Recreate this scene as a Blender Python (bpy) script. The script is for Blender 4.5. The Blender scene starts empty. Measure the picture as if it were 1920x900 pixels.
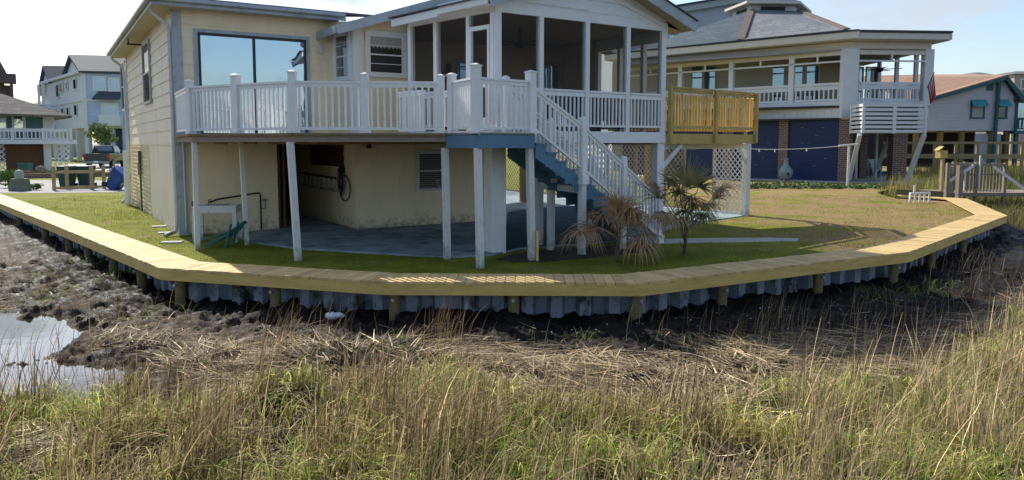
import bpy, math, random
import numpy as np
from mathutils import Vector, Matrix
R = math.radians
random.seed(7); rng = np.random.default_rng(7)
sc = bpy.context.scene
# ---------------------------------------------------------------- camera
FPX, CX, CY, EYE = 1400.0, 960.0, 393.0, 2.40
PITCH = math.atan(125/1400)
cam_d = bpy.data.cameras.new('camera'); cam = bpy.data.objects.new('camera', cam_d); sc.collection.objects.link(cam)
cam.location = (0, 0, EYE); cam.rotation_euler = (math.pi/2-PITCH, 0, 0)
cam_d.sensor_width = 36; cam_d.lens = 36*FPX/1920; cam_d.shift_y = -(450-CY)/1920
cam_d.clip_end = 5000; cam_d.clip_start = .1
sc.camera = cam
# ---------------------------------------------------------------- light
SUNV = Vector((-.60, .80, 0)).normalized(); EL = R(38.5)
sunv = Vector((SUNV.x*math.cos(EL), SUNV.y*math.cos(EL), math.sin(EL)))
w = bpy.data.worlds.new('World'); sc.world = w; w.use_nodes = True
nt = w.node_tree; nt.nodes.clear()
out = nt.nodes.new('ShaderNodeOutputWorld'); bg = nt.nodes.new('ShaderNodeBackground'); bg.inputs[1].default_value = .13
sky = nt.nodes.new('ShaderNodeTexSky'); sky.sky_type = 'NISHITA'; sky.sun_disc = False
sky.sun_elevation = EL; sky.sun_rotation = math.atan2(SUNV.x, SUNV.y)
sky.air_density = 1.0; sky.dust_density = 1.3; sky.ozone_density = 2.0
tc = nt.nodes.new('ShaderNodeTexCoord'); mp = nt.nodes.new('ShaderNodeMapping'); mp.inputs['Scale'].default_value = (1, 1, 3.2)
nz = nt.nodes.new('ShaderNodeTexNoise'); nz.inputs['Scale'].default_value = 3.6; nz.inputs['Detail'].default_value = 7; nz.inputs['Roughness'].default_value = .58
cr = nt.nodes.new('ShaderNodeValToRGB'); cr.color_ramp.elements[0].position = .51; cr.color_ramp.elements[1].position = .64
cr.color_ramp.elements[0].color = (.0, .0, .0, 1); cr.color_ramp.elements[1].color = (.80, .80, .80, 1)
mx = nt.nodes.new('ShaderNodeMixRGB'); mx.inputs[2].default_value = (3.7, 4.05, 4.6, 1)
L = nt.links.new
L(tc.outputs['Generated'], mp.inputs[0]); L(mp.outputs[0], nz.inputs['Vector']); L(nz.outputs[0], cr.inputs[0])
L(cr.outputs[0], mx.inputs[0]); L(sky.outputs[0], mx.inputs[1]); L(mx.outputs[0], bg.inputs[0]); L(bg.outputs[0], out.inputs[0])
sd = bpy.data.lights.new('sun', 'SUN'); sd.energy = 4.4; sd.angle = R(.5); sd.color = (1, .94, .84)
so = bpy.data.objects.new('sun', sd); sc.collection.objects.link(so)
so.rotation_euler = sunv.to_track_quat('Z', 'Y').to_euler(); so.location = (-20, 30, 40)
sc.view_settings.view_transform = 'Standard'; sc.view_settings.look = 'None'; sc.view_settings.exposure = .50; sc.view_settings.gamma = 1
sc.view_settings.use_curve_mapping = False
try:
    sc.cycles.max_bounces = 6; sc.cycles.transparent_max_bounces = 12; sc.cycles.use_denoising = True
except Exception: pass
# ---------------------------------------------------------------- geometry helpers
def ray(px, py):
    x = (px-CX)/FPX; y = (CY-py)/FPX; c, s = math.cos(PITCH), math.sin(PITCH)
    return Vector((x, c+y*s, -s+y*c))
def G(px, py, z=0.0):                     # surveyed point on the level z
    d = ray(px, py); t = (z-EYE)/d.z
    return Vector((d.x*t, d.y*t, z))
def P(px, py, Y):                         # surveyed point at distance Y
    d = ray(px, py); t = Y/d.y
    return Vector((d.x*t, Y, EYE+d.z*t))
def V(x, y, z=0): return Vector((x, y, z))
ORG = {}
class MB:
    def __init__(s): s.v = []; s.f = []; s.sm = []; s.c = None
    def add(s, vs, fs, smooth=False):
        n = len(s.v); s.v += [tuple(v) for v in vs]
        for f in fs: s.f.append(tuple(i+n for i in f)); s.sm.append(smooth)
        return s
    def face(s, *vs): return s.add(vs, [tuple(range(len(vs)))])
    def hexa(s, b, t):                    # bottom ring, top ring
        n = len(b)
        return s.add(list(b)+list(t), [tuple(range(n))[::-1], tuple(range(n, 2*n))]+[(i, (i+1) % n, n+(i+1) % n, n+i) for i in range(n)])
    def box(s, x, y, z, sx, sy, sz, a=0):  # centre x,y ; bottom z
        c, q = math.cos(a), math.sin(a)
        r = [(x+c*i*sx/2-q*j*sy/2, y+q*i*sx/2+c*j*sy/2) for i, j in ((-1, -1), (1, -1), (1, 1), (-1, 1))]
        return s.hexa([(p[0], p[1], z) for p in r], [(p[0], p[1], z+sz) for p in r])
    def beam(s, p, q, w, h, up=(0, 0, 1)):  # bar from p to q, w sideways, h along up
        p, q = Vector(p), Vector(q); d = (q-p).normalized(); u = Vector(up)
        if abs(d.dot(u)) > .98: u = Vector((0, 1, 0))
        sd_ = d.cross(u).normalized(); u = sd_.cross(d).normalized()
        o = [(-1, -1), (1, -1), (1, 1), (-1, 1)]
        return s.hexa([p+sd_*i*w/2+u*j*h/2 for i, j in o], [q+sd_*i*w/2+u*j*h/2 for i, j in o])
    def prism(s, poly, z0, z1):
        return s.hexa([(p[0], p[1], z0) for p in poly], [(p[0], p[1], z1) for p in poly])
    def slab(s, pts, n, t):               # planar outline thickened along n
        n = Vector(n)*t; pts = [Vector(p) for p in pts]
        return s.hexa(pts, [p+n for p in pts])
    def tube(s, pts, r, n=8, r1=None, cap=True):
        pts = [Vector(p) for p in pts]; m = len(pts); rings = []; r1 = r if r1 is None else r1
        prev = None
        for i, p in enumerate(pts):
            d = (pts[min(i+1, m-1)]-pts[max(i-1, 0)]).normalized()
            if prev is None: a = d.orthogonal().normalized()
            else: a = (prev-d*prev.dot(d)).normalized()
            prev = a; b = d.cross(a); rr = r+(r1-r)*i/(m-1)
            rings += [p+(a*math.cos(2*math.pi*k/n)+b*math.sin(2*math.pi*k/n))*rr for k in range(n)]
        fs = [(i*n+k, i*n+(k+1) % n, (i+1)*n+(k+1) % n, (i+1)*n+k) for i in range(m-1) for k in range(n)]
        s.add(rings, fs, True)
        if cap: s.add(rings[:n], [tuple(range(n))[::-1]]); s.add(rings[-n:], [tuple(range(n))])
        return s
    def lathe(s, c, prof, n=20, axis=None):
        c = Vector(c); vs = []
        for r, z in prof: vs += [c+Vector((r*math.cos(2*math.pi*k/n), r*math.sin(2*math.pi*k/n), z)) for k in range(n)]
        m = len(prof); fs = [(i*n+k, i*n+(k+1) % n, (i+1)*n+(k+1) % n, (i+1)*n+k) for i in range(m-1) for k in range(n)]
        s.add(vs, fs, True); s.add(vs[:n], [tuple(range(n))[::-1]]); s.add(vs[-n:], [tuple(range(n))]); return s
    def xf(s, M): s.v = [tuple(M @ Vector(v)) for v in s.v]; return s
    def build(s, name, mat, parent=None, bevel=0):
        me = bpy.data.meshes.new(name)
        vs = np.array(s.v, dtype=float)
        if parent is not None: o0 = Vector(ORG[parent.name])
        else:
            lo, hi = vs.min(0), vs.max(0); o0 = Vector(((lo[0]+hi[0])/2, (lo[1]+hi[1])/2, lo[2]))
        vs = vs-np.array(o0)
        me.from_pydata([tuple(v) for v in vs], [], s.f)
        me.polygons.foreach_set('use_smooth', s.sm)
        me.materials.append(mat); me.update()
        o = bpy.data.objects.new(name, me); sc.collection.objects.link(o)
        if parent is not None: o.parent = parent
        else: o.location = o0
        ORG[o.name] = tuple(o0)
        if bevel:
            b = o.modifiers.new('b', 'BEVEL'); b.width = bevel; b.segments = 1; b.limit_method = 'ANGLE'
        return o
def part(name, m, mat, parent, bevel=0, label=None):
    o = m.build(name, mat, parent, bevel)
    if label: o['label'] = label
    return o
def tag(o, label, cat, group=None):
    o['label'] = label; o['category'] = cat
    if group: o['group'] = group
    return o
def thing(name, label, cat, loc=(0, 0, 0), group=None):
    o = bpy.data.objects.new(name, None); sc.collection.objects.link(o); o.location = loc; o.empty_display_size = .2
    ORG[o.name] = tuple(loc); return tag(o, label, cat, group)
def setting(o, kind='structure', label=None):
    o['kind'] = kind
    if label: o['label'] = label
    return o
def copy_tree(o, loc=None, rz=None, label=None, parent=None):
    c = o.copy(); sc.collection.objects.link(c); c.parent = parent
    if loc is not None: c.location = loc
    if rz is not None: c.rotation_euler = (0, 0, rz)
    if label: c['label'] = label
    for ch in list(o.children): copy_tree(ch, parent=c)
    return c
def clip(poly, n, d):                     # keep p.n <= d  (2D)
    o = []
    for i in range(len(poly)):
        a, b = poly[i], poly[(i+1) % len(poly)]
        da, db = a[0]*n[0]+a[1]*n[1]-d, b[0]*n[0]+b[1]*n[1]-d
        if da <= 0: o.append(a)
        if (da < 0 < db) or (db < 0 < da):
            t = da/(da-db); o.append((a[0]+(b[0]-a[0])*t, a[1]+(b[1]-a[1])*t))
    return o
def band(poly, axis, lo, hi):
    n = (1, 0) if axis == 0 else (0, 1)
    p = clip(poly, n, hi)
    return clip(p, (-n[0], -n[1]), -lo) if len(p) > 2 else []
class Frame:                              # a wall plane: s along, z up, o outward
    def __init__(f, a, b, flip=False):
        f.a = Vector((a[0], a[1], 0)); b = Vector((b[0], b[1], 0)); f.L = (b-f.a).length; f.d = (b-f.a)/f.L
        f.n = Vector((f.d.y, -f.d.x, 0))*(-1 if flip else 1); f.ang = math.atan2(f.d.y, f.d.x)
    def __call__(f, s, z, o=0): p = f.a+f.d*s+f.n*o; return Vector((p.x, p.y, z))
    def s_at(f, px, o=0):                 # distance along the wall seen in direction px
        k = (px-CX)/FPX/math.cos(PITCH); q = f.a+f.n*o
        return (k*q.y-q.x)/(f.d.x-k*f.d.y)
    def bx(f, m, s0, s1, z0, z1, o0, o1):
        return m.hexa([f(s0, z0, o0), f(s1, z0, o0), f(s1, z0, o1), f(s0, z0, o1)], [f(s0, z1, o0), f(s1, z1, o0), f(s1, z1, o1), f(s0, z1, o1)])
def siding(f, poly, course, z0, lap=.028, thick=.005):
    m = MB(); zs = [p[1] for p in poly]; z = z0; zt = max(zs)
    while z < zt:
        q = band(poly, 1, z, z+course)
        if len(q) > 2:
            def off(zz): return lap+(thick-lap)*(zz-z)/course
            m.add([f(s, zz, off(zz)) for s, zz in q], [tuple(range(len(q)))])
            lo = min(p[1] for p in q); e = [p for p in q if abs(p[1]-lo) < 1e-5]
            if len(e) == 2:
                e.sort(); m.add([f(e[0][0], lo, 0), f(e[1][0], lo, 0), f(e[1][0], lo, off(lo)), f(e[0][0], lo, off(lo))], [(0, 1, 2, 3)])
            for k in range(len(q)):       # end closings
                a, b = q[k], q[(k+1) % len(q)]
                if abs(a[0]-b[0]) < 1e-5: m.add([f(a[0], a[1], 0), f(b[0], b[1], 0), f(b[0], b[1], off(b[1])), f(a[0], a[1], off(a[1]))], [(0, 1, 2, 3)])
        z += course
    return m
def core(f, poly, t=.12):
    return MB().hexa([f(s, z, -t) for s, z in poly], [f(s, z, 0) for s, z in poly])
# ---------------------------------------------------------------- materials
def nodes(name):
    m = bpy.data.materials.new(name); m.use_nodes = True; n = m.node_tree; b = n.nodes['Principled BSDF']; return m, n, b
def mat(name, col, rough=.6, var=.15, scale=3, bump=.15, bscale=40, metal=0, stretch=None, spec=.4, dirt=None, dscale=1.2, dpos=(.5, .7), island=0, splash=None):
    m, n, b = nodes(name); l = n.links.new
    t = n.nodes.new('ShaderNodeTexCoord'); mp = n.nodes.new('ShaderNodeMapping')
    if stretch: mp.inputs['Scale'].default_value = stretch
    l(t.outputs['Object'], mp.inputs[0])
    z = n.nodes.new('ShaderNodeTexNoise'); z.inputs['Scale'].default_value = scale; z.inputs['Detail'].default_value = 6; z.inputs['Roughness'].default_value = .65
    l(mp.outputs[0], z.inputs['Vector'])
    r = n.nodes.new('ShaderNodeValToRGB'); r.color_ramp.elements[0].position = .28; r.color_ramp.elements[1].position = .72
    r.color_ramp.elements[0].color = (*[c*(1-var) for c in col], 1); r.color_ramp.elements[1].color = (*[min(1, c*(1+var)) for c in col], 1)
    l(z.outputs[0], r.inputs[0]); last = r.outputs[0]
    if dirt:
        z2 = n.nodes.new('ShaderNodeTexNoise'); z2.inputs['Scale'].default_value = dscale; z2.inputs['Detail'].default_value = 8; z2.inputs['Roughness'].default_value = .7
        l(mp.outputs[0], z2.inputs['Vector'])
        r2 = n.nodes.new('ShaderNodeValToRGB'); r2.color_ramp.elements[0].position = dpos[0]; r2.color_ramp.elements[1].position = dpos[1]
        l(z2.outputs[0], r2.inputs[0]); x = n.nodes.new('ShaderNodeMixRGB'); x.inputs[2].default_value = (*dirt, 1)
        l(r2.outputs[0], x.inputs[0]); l(last, x.inputs[1]); last = x.outputs[0]
    if splash:
        sz = n.nodes.new('ShaderNodeSeparateXYZ'); l(t.outputs['Object'], sz.inputs[0]); ms = n.nodes.new('ShaderNodeMapRange'); ms.inputs['From Min'].default_value = .02; ms.inputs['From Max'].default_value = .55; ms.inputs['To Min'].default_value = .28; ms.inputs['To Max'].default_value = -.15; l(sz.outputs[2], ms.inputs['Value'])
        zn = n.nodes.new('ShaderNodeTexNoise'); zn.inputs['Scale'].default_value = 7; zn.inputs['Detail'].default_value = 8; l(t.outputs['Object'], zn.inputs['Vector']); am = n.nodes.new('ShaderNodeMath'); l(zn.outputs[0], am.inputs[0]); l(ms.outputs[0], am.inputs[1])
        rs_ = n.nodes.new('ShaderNodeValToRGB'); rs_.color_ramp.elements[0].position = .55; rs_.color_ramp.elements[1].position = .95; l(am.outputs[0], rs_.inputs[0]); x = n.nodes.new('ShaderNodeMixRGB'); x.inputs[2].default_value = (*splash, 1); l(rs_.outputs[0], x.inputs[0]); l(last, x.inputs[1]); last = x.outputs[0]
    if island:
        ge = n.nodes.new('ShaderNodeNewGeometry'); mr = n.nodes.new('ShaderNodeMapRange'); mr.inputs['To Min'].default_value = 1-island; mr.inputs['To Max'].default_value = 1+island*.7; l(ge.outputs['Random Per Island'], mr.inputs['Value'])
        x = n.nodes.new('ShaderNodeVectorMath'); x.operation = 'SCALE'; l(last, x.inputs[0]); l(mr.outputs[0], x.inputs['Scale']); last = x.outputs[0]
    l(last, b.inputs['Base Color']); b.inputs['Roughness'].default_value = rough; b.inputs['Metallic'].default_value = metal
    b.inputs['Specular IOR Level'].default_value = spec
    if bump:
        z3 = n.nodes.new('ShaderNodeTexNoise'); z3.inputs['Scale'].default_value = bscale; z3.inputs['Detail'].default_value = 5
        l(mp.outputs[0], z3.inputs['Vector']); bm = n.nodes.new('ShaderNodeBump'); bm.inputs['Strength'].default_value = bump; bm.inputs['Distance'].default_value = .02
        l(z3.outputs[0], bm.inputs['Height']); l(bm.outputs[0], b.inputs['Normal'])
    return m
def brickmat(name, ang, c1, c2, mortar, bw=.215, bh=.075, ms=.012, rough=.85, offset=.5, slope=1.0, bump=.5):
    m, n, b = nodes(name); l = n.links.new
    t = n.nodes.new('ShaderNodeTexCoord'); sp = n.nodes.new('ShaderNodeSeparateXYZ'); l(t.outputs['Object'], sp.inputs[0])
    def mth(op, a, v):
        q = n.nodes.new('ShaderNodeMath'); q.operation = op
        l(a, q.inputs[0])
        if isinstance(v, (int, float)): q.inputs[1].default_value = v
        else: l(v, q.inputs[1])
        return q.outputs[0]
    u = mth('ADD', mth('MULTIPLY', sp.outputs[0], math.cos(ang)), mth('MULTIPLY', sp.outputs[1], math.sin(ang)))
    zz = mth('MULTIPLY', sp.outputs[2], slope)
    cb = n.nodes.new('ShaderNodeCombineXYZ'); l(u, cb.inputs[0]); l(zz, cb.inputs[1])
    bt = n.nodes.new('ShaderNodeTexBrick'); bt.inputs['Scale'].default_value = 1; bt.inputs['Brick Width'].default_value = bw; bt.inputs['Row Height'].default_value = bh
    bt.inputs['Mortar Size'].default_value = ms; bt.inputs['Color1'].default_value = (*c1, 1); bt.inputs['Color2'].default_value = (*c2, 1); bt.inputs['Mortar'].default_value = (*mortar, 1)
    bt.offset = offset
    l(cb.outputs[0], bt.inputs['Vector'])
    z = n.nodes.new('ShaderNodeTexNoise'); z.inputs['Scale'].default_value = 6; z.inputs['Detail'].default_value = 6; l(t.outputs['Object'], z.inputs['Vector'])
    r = n.nodes.new('ShaderNodeValToRGB'); r.color_ramp.elements[0].color = (.6, .6, .6, 1); r.color_ramp.elements[1].color = (1.25, 1.25, 1.25, 1); l(z.outputs[0], r.inputs[0])
    x = n.nodes.new('ShaderNodeMixRGB'); x.blend_type = 'MULTIPLY'; x.inputs[0].default_value = 1; l(bt.outputs[0], x.inputs[1]); l(r.outputs[0], x.inputs[2])
    l(x.outputs[0], b.inputs['Base Color']); b.inputs['Roughness'].default_value = rough; b.inputs['Specular IOR Level'].default_value = .25
    bm = n.nodes.new('ShaderNodeBump'); bm.inputs['Strength'].default_value = bump; bm.inputs['Distance'].default_value = .01; bm.invert = True
    l(bt.outputs['Fac'], bm.inputs['Height']); l(bm.outputs[0], b.inputs['Normal'])
    return m
def glassmat(name, base, refl=.6, rough=.02, tint=(1, 1, 1)):
    m = bpy.data.materials.new(name); m.use_nodes = True; n = m.node_tree; n.nodes.clear(); l = n.links.new
    o = n.nodes.new('ShaderNodeOutputMaterial'); d = n.nodes.new('ShaderNodeBsdfDiffuse'); d.inputs[0].default_value = (*base, 1)
    g = n.nodes.new('ShaderNodeBsdfGlossy'); g.inputs[0].default_value = (*tint, 1); g.inputs['Roughness'].default_value = rough
    x = n.nodes.new('ShaderNodeMixShader'); x.inputs[0].default_value = refl
    t = n.nodes.new('ShaderNodeTexCoord'); z = n.nodes.new('ShaderNodeTexNoise'); z.inputs['Scale'].default_value = 1.1; l(t.outputs['Object'], z.inputs['Vector'])
    b = n.nodes.new('ShaderNodeBump'); b.inputs['Strength'].default_value = .12; b.inputs['Distance'].default_value = .05; l(z.outputs[0], b.inputs['Height']); l(b.outputs[0], g.inputs['Normal'])
    l(d.outputs[0], x.inputs[1]); l(g.outputs[0], x.inputs[2]); l(x.outputs[0], o.inputs[0]); return m
def screenmat(name, col, fac):
    m = bpy.data.materials.new(name); m.use_nodes = True; n = m.node_tree; n.nodes.clear(); l = n.links.new
    o = n.nodes.new('ShaderNodeOutputMaterial'); d = n.nodes.new('ShaderNodeBsdfDiffuse'); d.inputs[0].default_value = (*col, 1)
    g = n.nodes.new('ShaderNodeBsdfTransparent'); x = n.nodes.new('ShaderNodeMixShader'); x.inputs[0].default_value = fac
    l(g.outputs[0], x.inputs[1]); l(d.outputs[0], x.inputs[2]); l(x.outputs[0], o.inputs[0]); return m
def bladesmat(name, trans=.35, rough=.6, spec=.25):  # colour comes from the per-blade attribute "tint"
    m, n, b = nodes(name); l = n.links.new
    a = n.nodes.new('ShaderNodeAttribute'); a.attribute_name = 'tint'
    l(a.outputs['Color'], b.inputs['Base Color']); b.inputs['Roughness'].default_value = rough; b.inputs['Specular IOR Level'].default_value = spec
    tr = n.nodes.new('ShaderNodeBsdfTranslucent'); l(a.outputs['Color'], tr.inputs[0])
    x = n.nodes.new('ShaderNodeMixShader'); x.inputs[0].default_value = trans
    l(b.outputs[0], x.inputs[1]); l(tr.outputs[0], x.inputs[2]); l(x.outputs[0], n.nodes['Material Output'].inputs[0]); return m
M_white = mat('white_paint', (.80, .80, .80), .45, .05, 5, .08, 60, dirt=(.50, .49, .46), dscale=3, dpos=(.62, .82))
M_oldwhite = mat('weathered_white_paint', (.66, .67, .67), .6, .1, 6, .2, 60, stretch=(4, 4, .7), dirt=(.30, .27, .23), dscale=6, dpos=(.54, .72), splash=(.20, .16, .11))
M_cream = mat('cream_siding', (.90, .75, .52), .65, .07, 1.5, .1, 90, stretch=(1, 1, .3), dirt=(.66, .54, .37), dscale=2.2, dpos=(.55, .8), splash=(.30, .25, .17))
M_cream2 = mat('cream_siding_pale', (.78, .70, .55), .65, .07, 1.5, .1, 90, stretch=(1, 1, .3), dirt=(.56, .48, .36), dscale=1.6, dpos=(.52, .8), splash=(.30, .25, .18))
M_soffit = mat('soffit', (.52, .47, .37), .7, .12, 4, .1, dirt=(.25, .18, .1), dscale=5, dpos=(.6, .75))
M_greytrim = mat('grey_trim', (.42, .46, .49), .5, .08, 3, .08, dirt=(.28, .3, .31), dscale=4)
M_brownfascia = mat('faded_fascia', (.30, .23, .20), .8, .2, 5, .3, 50, stretch=(1, 1, 5), dirt=(.14, .1, .08), dscale=5)
M_blue = mat('blue_paint', (.085, .19, .30), .55, .1, 3, .12, 40, dirt=(.12, .22, .30), dscale=5)
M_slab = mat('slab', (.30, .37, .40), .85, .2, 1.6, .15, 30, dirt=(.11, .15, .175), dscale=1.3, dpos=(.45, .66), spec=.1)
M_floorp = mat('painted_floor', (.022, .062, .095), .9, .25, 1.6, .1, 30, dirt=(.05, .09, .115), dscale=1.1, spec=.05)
M_conc = mat('concrete', (.42, .41, .38), .85, .15, 2, .3, 60)
M_cap = mat('new_pine', (.64, .45, .19), .7, .16, 3, .25, 60, stretch=(1, 1, 1), dirt=(.48, .33, .13), dscale=2.5, island=.16)
M_capside = mat('treated_pine', (.64, .44, .14), .75, .22, 1.6, .35, 30, stretch=(1, 1, 6), dirt=(.24, .14, .05), dscale=3.2, dpos=(.60, .70), island=.12)
M_pile = mat('pile_timber', (.20, .15, .07), .8, .3, 6, .4, 40, stretch=(4, 4, .8))
M_sheet = mat('vinyl_sheet', (.27, .31, .38), .5, .2, 3, .1, 30, stretch=(1, 1, .6), dirt=(.05, .05, .05), dscale=2.6, dpos=(.50, .60))  # dark blotches are dirt and also paint the lit and shaded mix on the sheets
M_gold = mat('golden_pine', (.76, .52, .19), .65, .25, 4, .25, 40, stretch=(3, 3, .8), dirt=(.40, .22, .06), dscale=7, dpos=(.62, .72))
M_golddark = mat('golden_pine_rail', (.46, .34, .11), .65, .2, 3, .25, 40)
M_lattice = mat('lattice_wood', (.33, .26, .16), .8, .2, 5, 0)
M_latticew = mat('lattice_white', (.55, .57, .58), .7, .1, 5, 0)
M_screen = screenmat('insect_screen', (.06, .06, .06), .24)
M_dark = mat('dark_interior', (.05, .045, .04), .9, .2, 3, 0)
M_black = mat('black_plastic', (.012, .012, .013), .5, .2, 5, 0)
M_iron = mat('black_frame', (.02, .022, .025), .4, .1, 5, 0)
M_glass = glassmat('door_glass', (.04, .09, .12), .72, .015, (.52, .61, .68))
M_wglass = glassmat('window_glass', (.012, .015, .02), .07, .02)
M_tglass = glassmat('teal_window_glass', (.02, .05, .07), .42, .03, (.6, .8, 1))
M_pvc = mat('pvc', (.7, .7, .68), .4, .05, 5, 0)
M_teal = mat('teal_plastic', (.03, .14, .15), .5, .1, 5, 0)
M_copper = mat('grey_metal', (.25, .27, .28), .45, .1, 5, 0, metal=.4)
M_greenbox = mat('green_enamel', (.06, .17, .13), .5, .1, 4, 0)
M_mulch = mat('mulch', (.035, .022, .014), .95, .4, 25, 1, 60)
M_bark = mat('bark', (.12, .09, .06), .9, .3, 12, .6, 30)
def veg(name, a, b_, trans=.25):
    m, n, b = nodes(name); l = n.links.new
    t = n.nodes.new('ShaderNodeTexCoord'); z = n.nodes.new('ShaderNodeTexNoise'); z.inputs['Scale'].default_value = 5; l(t.outputs['Object'], z.inputs['Vector'])
    r = n.nodes.new('ShaderNodeValToRGB'); r.color_ramp.elements[0].position = .3; r.color_ramp.elements[1].position = .7
    r.color_ramp.elements[0].color = (*a, 1); r.color_ramp.elements[1].color = (*b_, 1); l(z.outputs[0], r.inputs[0]); l(r.outputs[0], b.inputs['Base Color'])
    b.inputs['Roughness'].default_value = .7; tr = n.nodes.new('ShaderNodeBsdfTranslucent'); l(r.outputs[0], tr.inputs[0])
    x = n.nodes.new('ShaderNodeMixShader'); x.inputs[0].default_value = trans; l(b.outputs[0], x.inputs[1]); l(tr.outputs[0], x.inputs[2]); l(x.outputs[0], n.nodes['Material Output'].inputs[0]); return m
M_leaf = veg('leaf', (.04, .08, .015), (.10, .17, .03))
M_frond = veg('dry_frond', (.34, .20, .10), (.60, .41, .25), .3)
M_frondg = veg('green_frond', (.12, .13, .04), (.36, .30, .12), .3)
# ---------------------------------------------------------------- noise on arrays
def vnoise(x, y, seed=0):
    xi = np.floor(x).astype(np.int64); yi = np.floor(y).astype(np.int64); xf = x-xi; yf = y-yi
    u = xf*xf*(3-2*xf); v = yf*yf*(3-2*yf)
    def h(a, b):
        n = (a*374761393+b*668265263+seed*1442695041) & 0x7fffffff
        n = ((n ^ (n >> 13))*1274126177) & 0x7fffffff
        return ((n ^ (n >> 16)) & 0xffff)/65535.0
    return (h(xi, yi)*(1-u)+h(xi+1, yi)*u)*(1-v)+(h(xi, yi+1)*(1-u)+h(xi+1, yi+1)*u)*v
def fbm(x, y, oct=4, seed=0):
    s = 0; a = .5; t = 0
    for k in range(oct): s = s+a*vnoise(x*2**k+13*k, y*2**k+7*k, seed+k); t += a; a *= .55
    return s/t
# ================================================================ GROUND, MARSH, BULKHEAD
ZC = .12
O = [G(0, 381, ZC), G(300, 502, ZC), G(722, 528, ZC), G(1201, 530, ZC), G(1704, 472, ZC), G(1888, 404, ZC), G(1812, 372, ZC), G(1690, 366, ZC)]
O = [V(p.x, p.y) for p in O]
O[0] = O[1]+(O[0]-O[1])*2.6
def offset(pl, w):
    r = []
    for i, p in enumerate(pl):
        d0 = (pl[i]-pl[i-1]).normalized() if i else None
        d1 = (pl[i+1]-pl[i]).normalized() if i < len(pl)-1 else None
        n0 = V(-d0.y, d0.x) if d0 else None; n1 = V(-d1.y, d1.x) if d1 else None
        if n0 is None: r.append(p+n1*w); continue
        if n1 is None: r.append(p+n0*w); continue
        m = (n0+n1).normalized(); r.append(p+m*(w/max(.35, m.dot(n0))))
    return r
I = offset(O, .8)
# last stretch behind is a narrow strip
I[7] = V(O[7].x, O[7].y+.35); 
LAND = [tuple(p.xy) for p in O] + [(17.6, 36), (20.5, 40), (27, 44.5), (31, 60), (60, 75), (160, 120), (400, 600), (-400, 600), (-400, 300), (O[0].x-30, O[0].y+34)]
LANDIN = [tuple(p.xy) for p in offset(O, .62)]+LAND[8:]
def inside(x, y, poly):
    c = np.zeros(x.shape, bool); n = len(poly)
    for i in range(n):
        x0, y0 = poly[i]; x1, y1 = poly[(i+1) % n]
        if y0 == y1: continue
        k = ((y0 > y) != (y1 > y)) & (x < (x1-x0)*(y-y0)/(y1-y0)+x0); c ^= k
    return c
def dist_line(x, y):
    d = np.full(x.shape, 1e9)
    for a, b in zip(O[:-1], O[1:]):
        dx, dy = b.x-a.x, b.y-a.y; t = np.clip(((x-a.x)*dx+(y-a.y)*dy)/(dx*dx+dy*dy), 0, 1)
        d = np.minimum(d, np.hypot(x-a.x-t*dx, y-a.y-t*dy))
    return d
WZ = -.64
def sm(a, b, x):
    t = np.clip((x-a)/(b-a), 0, 1); return t*t*(3-2*t)
def marsh_z(x, y):
    d = dist_line(x, y)
    h = -.53-.05*sm(.3, 5, d)+.0*x
    amp = sm(60, 20, y)*.9+.1
    h = h+(fbm(x*.9, y*.9, 3, 1)-.5)*.16*amp
    f = fbm(x*3.4+3*vnoise(x*1.1, y*1.1, 33), y*3.4, 4, 5)
    near = sm(5.5, 2.0, d)*.8+.2
    h = h+(np.abs(f-.5)*-2+.3)*.17*amp*near
    h = h+(fbm(x*11, y*11, 3, 9)-.5)*.075*sm(30, 14, y)
    h = h+.20*sm(1.3, .1, d)*(fbm(x*1.3, y*1.3, 2, 61)-.5)
    k1 = fbm(x*1.9+vnoise(x*4, y*4, 66)*.5, y*2.3, 3, 67); k2 = fbm(x*4.6, y*4.6+vnoise(x*7, y*7, 68)*.4, 3, 69)
    cz = .3+.7*sm(2.0, -2.5, x); h = h+cz*sm(34, 18, y)*(.06*sm(.48, .58, k1)+.045*sm(.50, .56, k2)-.04)
    cl = fbm(x*2.1+vnoise(x*3, y*3, 64)*1.2, y*2.1, 2, 63); h = h+.10*amp*(np.floor(cl*6)/6-cl*.6-.2)*sm(30, 16, y)
    # slumped bank of dark mud clods
    h = h+.20*np.exp(-(((x+2.0)/1.3)**2+((y-9.9)/.5)**2))*vnoise(x*2.5, y*2.5, 4)+.16*np.exp(-(((x+4.2)/1.6)**2+((y-9.6)/.5)**2))*vnoise(x*3, y*3, 6)
    # tide pool
    q = np.hypot((x+9.6)/3.1, (y-11.2)/2.6)+(fbm(x*.8, y*.8, 3, 21)-.5)*.8
    h = h-.42*sm(1.02, .68, q)
    q2 = np.hypot((x+6.3)/2.2, (y-9.4)/.75)+(fbm(x*1.7, y*1.7, 3, 25)-.5)*1.1
    h = h-.24*sm(1.25, .7, q2)
    return h
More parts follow.
